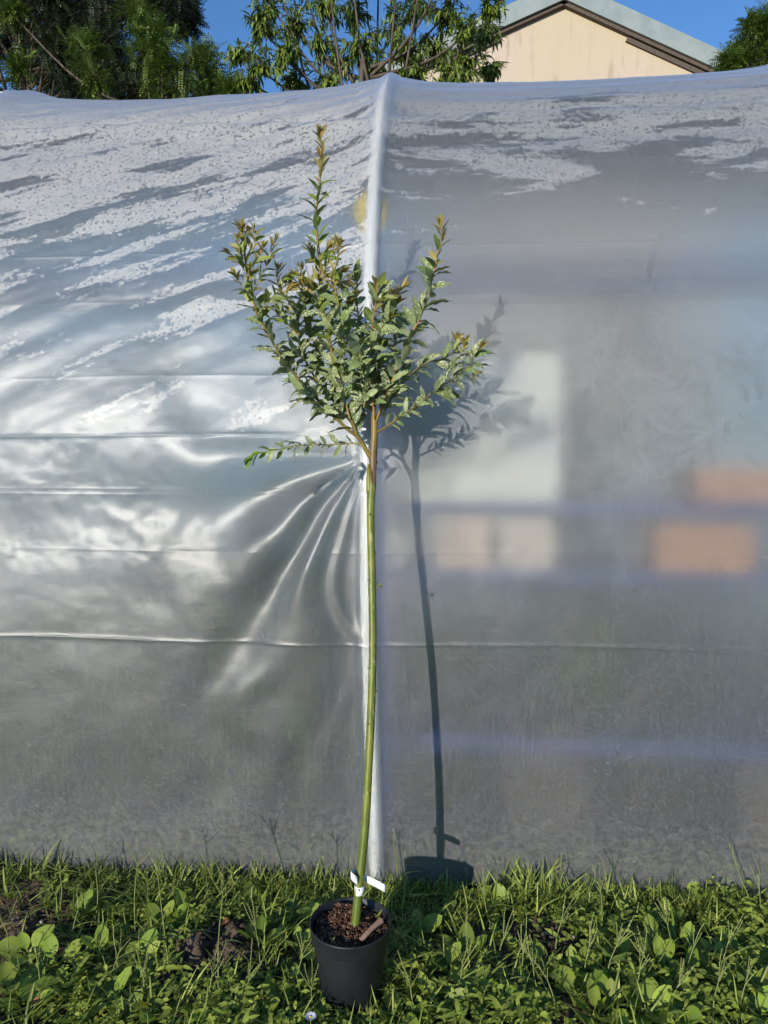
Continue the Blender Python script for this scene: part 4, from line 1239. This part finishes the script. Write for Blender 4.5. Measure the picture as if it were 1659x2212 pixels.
# ------------------------------------------------------------------ inside the tunnel
def inside():
    def tp(u, wv, z): return ORG + TX * u + TN * wv + Vector((0, 0, z))
    rot = Matrix(((TX.x, TN.x, 0), (TX.y, TN.y, 0), (0, 0, 1)))
    blue = plain('blue_grey_steel', (0.045, 0.075, 0.20), 0.6, (0.06, 0.09, 0.22), 4)
    # shelf rack on the right
    root = empty('shelf_rack', tp(.75, .5, 0))
    tag(root, 'blue-grey metal shelf rack standing behind the film right of the hoop', 'shelf rack')
    for u in (.02, 1.85):
        for wv in (.30, .62):
            mb = MB(); mb.box(tp(u, wv, .90), (.035, .035, 1.8), rot=rot); mb.build('upright', blue, root, False)
    for z in (.40, 1.03, 1.28):
        mb = MB(); mb.box(tp(.935, .46, z), (1.86, .36, .04), rot=rot); mb.build('shelf', blue, root, False)
    mb = MB(); mb.tube([tp(-5.5, .72, 2.17), tp(5.5, .72, 2.17)], .045, 12)
    mb.build('crop_bar', plain('dull_blue_pipe', (.10, .13, .22), .6), TUNNEL)
    def crate(u, wv, z, sx, sy_, sz_, m, name, lab, cat, slots=4, grp=None):
        rt = empty(name, tp(u, wv, z))
        tag(rt, lab, cat, grp)
        t = .012
        for nm, c, d in (('base', (0, 0, t / 2), (sx, sy_, t)), ('front', (0, -sy_ / 2 + t / 2, sz_ / 2 + t / 2 + .001), (sx, t, sz_ - t)), ('back', (0, sy_ / 2 - t / 2, sz_ / 2 + t / 2 + .001), (sx, t, sz_ - t)), ('side', (-sx / 2 + t / 2, 0, sz_ / 2 + t / 2 + .001), (t, sy_ - 2 * t - .002, sz_ - t)), ('side', (sx / 2 - t / 2, 0, sz_ / 2 + t / 2 + .001), (t, sy_ - 2 * t - .002, sz_ - t))):
            mb = MB(); mb.box(tp(u + c[0], wv + c[1], z + c[2]), d, rot=rot); mb.build(nm, m, rt, False)
        return rt
    orange = plain('orange_plastic', (0.42, 0.22, 0.13), 0.5)
    cream = plain('cream_board', (0.66, 0.64, 0.54), 0.6, (0.60, 0.60, 0.54), 3)
    buff = plain('buff_plastic', (0.50, 0.38, 0.29), 0.55)
    crate(.33, .40, 1.052, .20, .24, .20, buff, 'planter_box', 'buff plastic box on the shelf behind the film', 'box')
    crate(.56, .40, 1.052, .19, .24, .19, plain('pinkish_box', (.50, .42, .34), .6), 'planter_box', 'paler buff box beside its twin on the shelf behind the film', 'box')
    crate(1.18, .38, 1.052, .33, .24, .17, orange, 'planter_box', 'orange plastic box on the shelf behind the film', 'box')
    crate(.06, .40, 1.06, .07, .12, .12, cream, 'planter_box', 'small cream box beside the hoop behind the film', 'box')
    crate(1.30, .40, 1.302, .30, .24, .12, orange, 'planter_box', 'shallow orange tray above the orange box behind the film', 'box')
    crate(.37, .40, 1.302, .60, .26, .52, cream, 'foam_box', 'large pale box on the upper shelf behind the film', 'box')
    # yellow sticky trap near the hoop
    c = at(792, 440, 2.62) + TN * .12
    mb = MB()
    mb.lathe([(.001, .004), (.045, .004), (.055, .002), (.055, -.002), (.045, -.004), (.001, -.004)], 28)
    mb.v = [tuple(c + TX * v[0] + TN * v[2] + Vector((0, 0, v[1] * 1.35))) for v in mb.v]
    o = mb.build('sticky_trap', plain('yellow_card', (.85, .62, .06), .5), None, False)
    tag(o, 'yellow oval sticky trap hanging behind the film left of the hoop', 'trap')
    # bushy plants on the left, one at the back right
    T = [leaf_template(0, L=1, W=w_, nseg=4, shape='ovate', fold=.2, curl=.25) for w_ in (.5, .6)]
    def bush(u, wv, h, r, n, lab, zc=None):
        b = tp(u, wv, 0)
        rt = empty('tomato_plant', b)
        tag(rt, lab, 'plant', 'bushy plants inside the tunnel')
        mb = MB(); mb.tube([b, b + Vector((.02, 0, h * .5)), b + Vector((0, .02, h))], [.012, .009, .004], 7); mb.build('stem', M['twig'], rt)
        ms = [[], []]
        for k in range(n):
            z = h * rnd(.12, 1.0)
            rr = r * math.sqrt(rnd(0, 1)) * (1.1 - .4 * z / h)
            an = rnd(0, TAU)
            q = b + Vector((math.cos(an) * rr, math.sin(an) * rr, z))
            lw = (q - ORG).dot(TN)
            if lw < 0.15: q = q + TN * (0.15 - lw)
            ms[k % 2].append(np.array(frame(q, (math.cos(an), abs(math.sin(an)) * .4, rnd(-.6, .3)), (0, -.3, 1), rnd(.07, .13))))
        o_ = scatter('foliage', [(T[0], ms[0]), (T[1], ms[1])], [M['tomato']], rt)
        o_['kind'] = 'stuff'
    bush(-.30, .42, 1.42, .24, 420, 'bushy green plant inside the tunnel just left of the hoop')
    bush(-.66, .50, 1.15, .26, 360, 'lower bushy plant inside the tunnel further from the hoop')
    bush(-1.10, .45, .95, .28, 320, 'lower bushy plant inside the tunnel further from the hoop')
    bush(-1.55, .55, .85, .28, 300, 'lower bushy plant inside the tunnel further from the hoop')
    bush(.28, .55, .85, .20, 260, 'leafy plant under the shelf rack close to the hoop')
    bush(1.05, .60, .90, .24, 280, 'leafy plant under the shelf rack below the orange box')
    sack = plain('brown_sack', (.060, .045, .035), .8, (.085, .060, .045), 6)
    for (u_, w_, h_, lab) in ((.66, .40, .46, 'brown compost sack slumped under the shelf behind the film'), (1.50, .36, .38, 'lower brown compost sack at the end of the shelf rack')):
        mb = MB()
        P = []
        for i in range(9):
            t = i / 8
            row = []
            for j in range(20):
                an = TAU * j / 20
                rr_ = (1 - .25 * t ** 3) * (1 + .08 * math.sin(3 * an + 5 * t))
                sq = (abs(math.cos(an)) ** 4 + abs(math.sin(an)) ** 4) ** -.25
                row.append(tp(u_ + .17 * rr_ * sq * math.cos(an), w_ + .10 * rr_ * sq * math.sin(an), -.01 + h_ * t + .02 * math.sin(4 * an) * t))
            P.append(row)
        mb.quad_grid(P, closed=True); mb.poly(P[-1])
        tag(mb.build('compost_sack', sack), lab, 'sack')
    bush(.80, .75, 1.75, .16, 260, 'tall narrow green plant behind the shelf rack')
    # added row of tall plants, blocks the far film's glow to darken the depth
    for k in range(13):
        bush(-3.3 + k * .55, 1.35 + .12 * (k % 2), 2.05 + .1 * (k % 3), .34, 420, 'tall staked plant in the row added to darken the tunnel depth')
inside()

# ------------------------------------------------------------------ house beyond
def house():
    Y = 13.0
    def hp(x, y, dy=0): return at(x, y, Y + dy)
    apex = hp(1216, -22); L0 = hp(866, 132); R0 = hp(1586, 140)
    root = empty('gabled_house', (apex.x, Y, 0))
    tag(root, 'cream rendered gable end of a house with grey metal roof edge beyond the tunnel', 'house')
    m, nt = newmat('cream_render')
    co = nd(nt, 'ShaderNodeTexCoord').outputs['Object']
    n1 = nd(nt, 'ShaderNodeTexNoise', {'Vector': nd(nt, 'ShaderNodeMapping', {0: co, 3: (7, 7, 0.9)}).outputs[0], 'Scale': 1.0, 'Detail': 7.0, 'Roughness': 0.65})
    n2 = nd(nt, 'ShaderNodeTexNoise', {'Vector': co, 'Scale': 0.6, 'Detail': 3.0})
    n3 = nd(nt, 'ShaderNodeTexNoise', {'Vector': co, 'Scale': 50.0, 'Detail': 4.0})
    bc = mixc(nt, maprange(nt, n2.outputs[0], 0.35, 0.65), col((0.49, 0.41, 0.29)), col((0.50, 0.41, 0.33)))
    f = math_(nt, 'MULTIPLY', maprange(nt, n1.outputs[0], 0.50, 0.72), maprange(nt, n2.outputs[0], 0.40, 0.60, 0.2, 0.75))
    bc = mixc(nt, f, bc, col((0.27, 0.21, 0.12)))
    p = nd(nt, 'ShaderNodeBsdfPrincipled', {'Base Color': bc, 'Roughness': 0.9, 'Specular IOR Level': 0.1})
    bp = nd(nt, 'ShaderNodeBump', {'Height': n3.outputs[0], 'Strength': 0.3, 'Distance': 0.02})
    nt.links.new(bp.outputs[0], p.inputs['Normal'])
    out(nt, p.outputs[0])
    D = 9.0
    hw = R0.x - apex.x
    xl, xr = apex.x - hw, R0.x
    za, ze = apex.z - 0.16, R0.z - 0.30
    mb = MB()
    fr = [(xl + .12, 0), (xr - .12, 0), (xr - .12, ze), (apex.x, za), (xl + .12, ze)]
    mb.poly([(x, Y, z) for x, z in fr])
    mb.poly([(x, Y + D, z) for x, z in fr[::-1]])
    for i in (1, 4):
        a, b = fr[i], fr[(i + 1) % 5]
        mb.poly([(a[0], Y, a[1]), (a[0], Y + D, a[1]), (b[0], Y + D, b[1]), (b[0], Y, b[1])])
    mb.build('wall', m, root, False)
    metal = plain('grey_green_metal', (0.27, 0.31, 0.30), 0.5, (0.22, 0.26, 0.26), 3, spec=0.4)
    dark = plain('dark_verge_board', (0.07, 0.055, 0.045), 0.8, (0.13, 0.10, 0.08), 20, stretch=(1, 1, 6))
    for sg in (-1, 1):
        e0 = Vector((apex.x, 0, apex.z + .05)); e1 = Vector((apex.x + sg * (hw + .25), 0, R0.z - .12))
        d = (e1 - e0).normalized(); nrm = Vector((-d.z * sg, 0, d.x * sg)); nrm = nrm if nrm.z > 0 else -nrm
        def slab(y0, y1, n0, n1, ext, name, mt, t0=0.0):
            mb = MB()
            a, b = e0 + d * t0, e1 + d * ext
            q = [a + nrm * n0, b + nrm * n0, b + nrm * n1, a + nrm * n1]
            f0 = [Vector((v.x, y0, v.z)) for v in q]; f1 = [Vector((v.x, y1, v.z)) for v in q]
            mb.poly(f0); mb.poly(f1[::-1])
            for i in range(4): mb.poly([f0[i], f1[i], f1[(i + 1) % 4], f0[(i + 1) % 4]])
            return mb.build(name, mt, root, False)
        slab(Y - .10, Y + D + .3, -.04, .02, 0, 'roof', metal)
        v = slab(Y - .145, Y - .103, -.27, .04, .02, 'verge_flashing', metal)
        slab(Y - .09, Y - .004, -.33, -.06, -.08, 'soffit_board', dark)
        slab(Y - .045, Y - .0045, -.42, -.34, -1.2 if sg < 0 else -.2, 'barge_board', dark, 1.4)
house()

# ------------------------------------------------------------------ trees beyond
def diamond(L, W, bend=0.1):
    v = np.array([(0, 0, 0), (W / 2, L * .45, 0.05 * L), (0, L, -bend * L), (-W / 2, L * .45, .05 * L), (0, L * .45, 0)])
    f = [(0, 1, 4), (1, 2, 4), (2, 3, 4), (3, 0, 4)]
    uv = {0: (.5, 0), 1: (1, .45), 2: (.5, 1), 3: (0, .45), 4: (.5, .45)}
    return v, f, [uv[i] for ff in f for i in ff]

def compound_template(npair=8, L=0.20, ll=0.036, lw=0.016, m=0):
    V, F, UVs = [], [], []
    dv, df, duv = diamond(1, 1)
    for k in range(npair * 2 + 1):
        i = k // 2
        t = (i + 1) / (npair + 1)
        p = Vector((0, L * t, -0.25 * L * t * t))
        if k == npair * 2: d = Vector((0, 1, -.5)); p = Vector((0, L * .95, -.25 * L))
        else: d = Vector((1 if k % 2 else -1, .35, -.15))
        Mx = np.array(frame(p, d, (0, 0, 1), (lw, ll, ll)))
        b = len(V)
        for v in dv: V.append((Mx @ np.r_[v, 1])[:3])
        F += [tuple(b + q for q in f) for f in df]
        UVs += duv
    return np.array(V), F, UVs, m

def make_tree(name, label, cat, Y, clumps, trunk_px, tmpl, mat, per, size, style, individual=0, group=None, spreadY=0.8, leafmesh=None, h0=0.0):
    base = at(trunk_px[0], trunk_px[1], Y); base.z = 0
    root = empty(name, base)
    tag(root, label, cat, group)
    cents = []
    for (x, y, r) in clumps:
        c = at(x, y, Y + rnd(-spreadY, spreadY))
        cents.append((c, r * pxm(Y)))
    zs = sorted(c.z for c, _ in cents)
    top = Vector((base.x, base.y, zs[len(zs) // 3]))
    mb = MB()
    n = 14
    mb.tube([base + (top - base) * (i / (n - 1)) + Vector((.12 * math.sin(i * .9), .1 * math.cos(i * 1.3), 0)) for i in range(n)], [.12 * (1 - .75 * i / (n - 1)) for i in range(n)], 10, wob=.06)
    mb.build('trunk', M['bark'], root)
    limb = MB()
    ms = [[] for _ in tmpl]
    allm = []
    for c, r in cents:
        s = base + (top - base) * rnd(.6, 1.0)
        mid = s.lerp(c, .55) + Vector((0, 0, -.12 * (c - s).length))
        pth = smooth_path([s, mid, c], 9)
        limb.tube(pth, [.022 * (1 - .8 * i / 8) + .004 for i in range(9)], 6)
        for k in range(max(3, int(per * .10))):
            tip = c + Vector((random.gauss(0, 1), random.gauss(0, 1), random.gauss(.2, .9))) * r * .52
            pth2 = smooth_path([c + rvec() * r * .15, c.lerp(tip, .6) + Vector((0, 0, .12 * r)), tip], 6)
            limb.tube(pth2, [.005, .0045, .004, .003, .0025, .0015], 4)
            for q in range(10):
                t = rnd(.15, 1.0)
                p = pth2[min(5, int(t * 5.99))] + rvec() * .02
                tg = (pth2[-1] - pth2[0]).normalized()
                if style == 'droop': d = tg * .6 + rvec() * .7 + Vector((0, 0, -.75))
                else: d = tg * .5 + rvec() * .9 + Vector((0, 0, .1))
                allm.append((random.randrange(len(tmpl)), frame(p, d, Vector((0, 0, 1)) + rvec() * .35, size * rnd(.75, 1.2)), p))
    limb.build('limbs', M['bark'], root)['kind'] = 'stuff'
    if individual and leafmesh:
        ins = []
        for i, (ti, mx, p) in enumerate(allm):
            v = p - EYE
            px_ = CX + FPX * v.x / v.dot(FWD); py_ = CY - FPX * v.dot(UPV) / v.dot(FWD)
            if -5 < px_ < 1665 and -5 < py_ < 195: ins.append((p.y, i))
        ins.sort()
        pick = set(i for _, i in ins[:individual])
        for i in pick:
            ti, mx, p = allm[i]
            o = bpy.data.objects.new('leaf', leafmesh[ti]); C.objects.link(o)
            o.parent = root
            o.matrix_parent_inverse = Matrix.Translation(-root.location)
            o.matrix_basis = mx
        allm = [a for i, a in enumerate(allm) if i not in pick]
    for ti, mx, p in allm: ms[ti].append(np.array(mx))
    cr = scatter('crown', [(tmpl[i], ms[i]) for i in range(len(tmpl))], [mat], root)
    cr['kind'] = 'stuff'
    return root

def trees():
    comp = [compound_template(8), compound_template(7, .17, .034, .017)]
    random.seed(5)
    # big dark tree filling the left corner, going on above the frame
    cl = []
    for k in range(95):
        x, y = rnd(-330, 400), rnd(-420, 225)
        edge = 405 if y < 40 else (330 - (y - 40) * .35 if y < 120 else 300 + (y - 120) * .4)
        if x > edge - 25: continue
        cl.append((x, y, rnd(45, 75)))
    cl += [(395, 10, 28), (405, 42, 20), (380, 55, 18), (360, -20, 45), (330, 20, 40), (300, 180, 40), (320, 205, 35)]
    make_tree('dark_tree', 'tall dark evergreen-looking tree with dense shade-coloured crown behind the tunnel', 'tree', 12.0, cl, (60, 200), comp, M['shadeleaf'], 330, 1.2, 'open', spreadY=1.4)
    cl = [(300, 40, 38), (330, 75, 32), (322, 120, 40), (345, 150, 35), (400, 150, 48), (440, 132, 26), (390, 195, 48), (455, 190, 40), (500, 200, 22), (180, 110, 34), (200, 165, 36), (40, 155, 22), (20, 25, 22), (470, 215, 30), (350, 215, 30), (420, 240, 45), (215, 205, 22)]
    make_tree('locust_tree', 'locust tree with feathery compound leaves lit by the sun before the dark tree', 'tree', 9.6, cl, (380, 230), comp, M['locust'], 170, 1.05, 'open', spreadY=.6)
    pk = [dict(L=1, W=.20, nseg=4, shape='lance', fold=.35, curl=c_, side=s_) for c_, s_ in ((.25, .05), (.45, -.06), (.1, .04))]
    pt = [leaf_template(0, **k) for k in pk]
    pm = [leaf_meshdata('leaf', M['peach'], **k) for k in pk]
    cl = [(590, 18, 42), (565, 62, 34), (515, 118, 28), (560, 150, 38), (535, 178, 20), (640, 60, 46), (700, 20, 46), (760, 40, 46), (690, 105, 44), (780, 105, 50), (850, 60, 52), (905, 20, 46), (960, 35, 46), (1000, 80, 40), (1052, 72, 28), (940, 110, 46), (880, 125, 46), (1010, 135, 36), (1062, 152, 24), (640, 178, 32), (715, 178, 34), (800, 158, 36), (900, 165, 34), (965, 160, 36), (620, 120, 30), (740, 140, 36), (1060, 20, 26), (840, 190, 40), (1000, 175, 30),
          (650, -40, 55), (760, -50, 60), (860, -60, 60), (960, -50, 50), (700, -120, 60), (820, -140, 60), (920, -120, 50), (600, -40, 40)]
    make_tree('peach_tree', 'peach-like tree with long drooping leaves against the sky behind the hoop', 'tree', 8.8, cl, (800, 200), pt, M['peach'], 260, .125, 'droop', individual=290, spreadY=.55, leafmesh=pm)
    cl = [(1625, 62, 26), (1655, 45, 26), (1640, 105, 32), (1600, 120, 20), (1575, 140, 14), (1670, 90, 40), (1700, 50, 50), (1740, 100, 60), (1780, 20, 60), (1650, 140, 30), (1590, 140, 16), (1720, -30, 60)]
    make_tree('ash_tree', 'small tree with compound leaves rising beside the low roof edge of the house', 'tree', 10.5, cl, (1740, 150), comp, M['locust'], 240, 1.0, 'open', spreadY=.5)
trees()
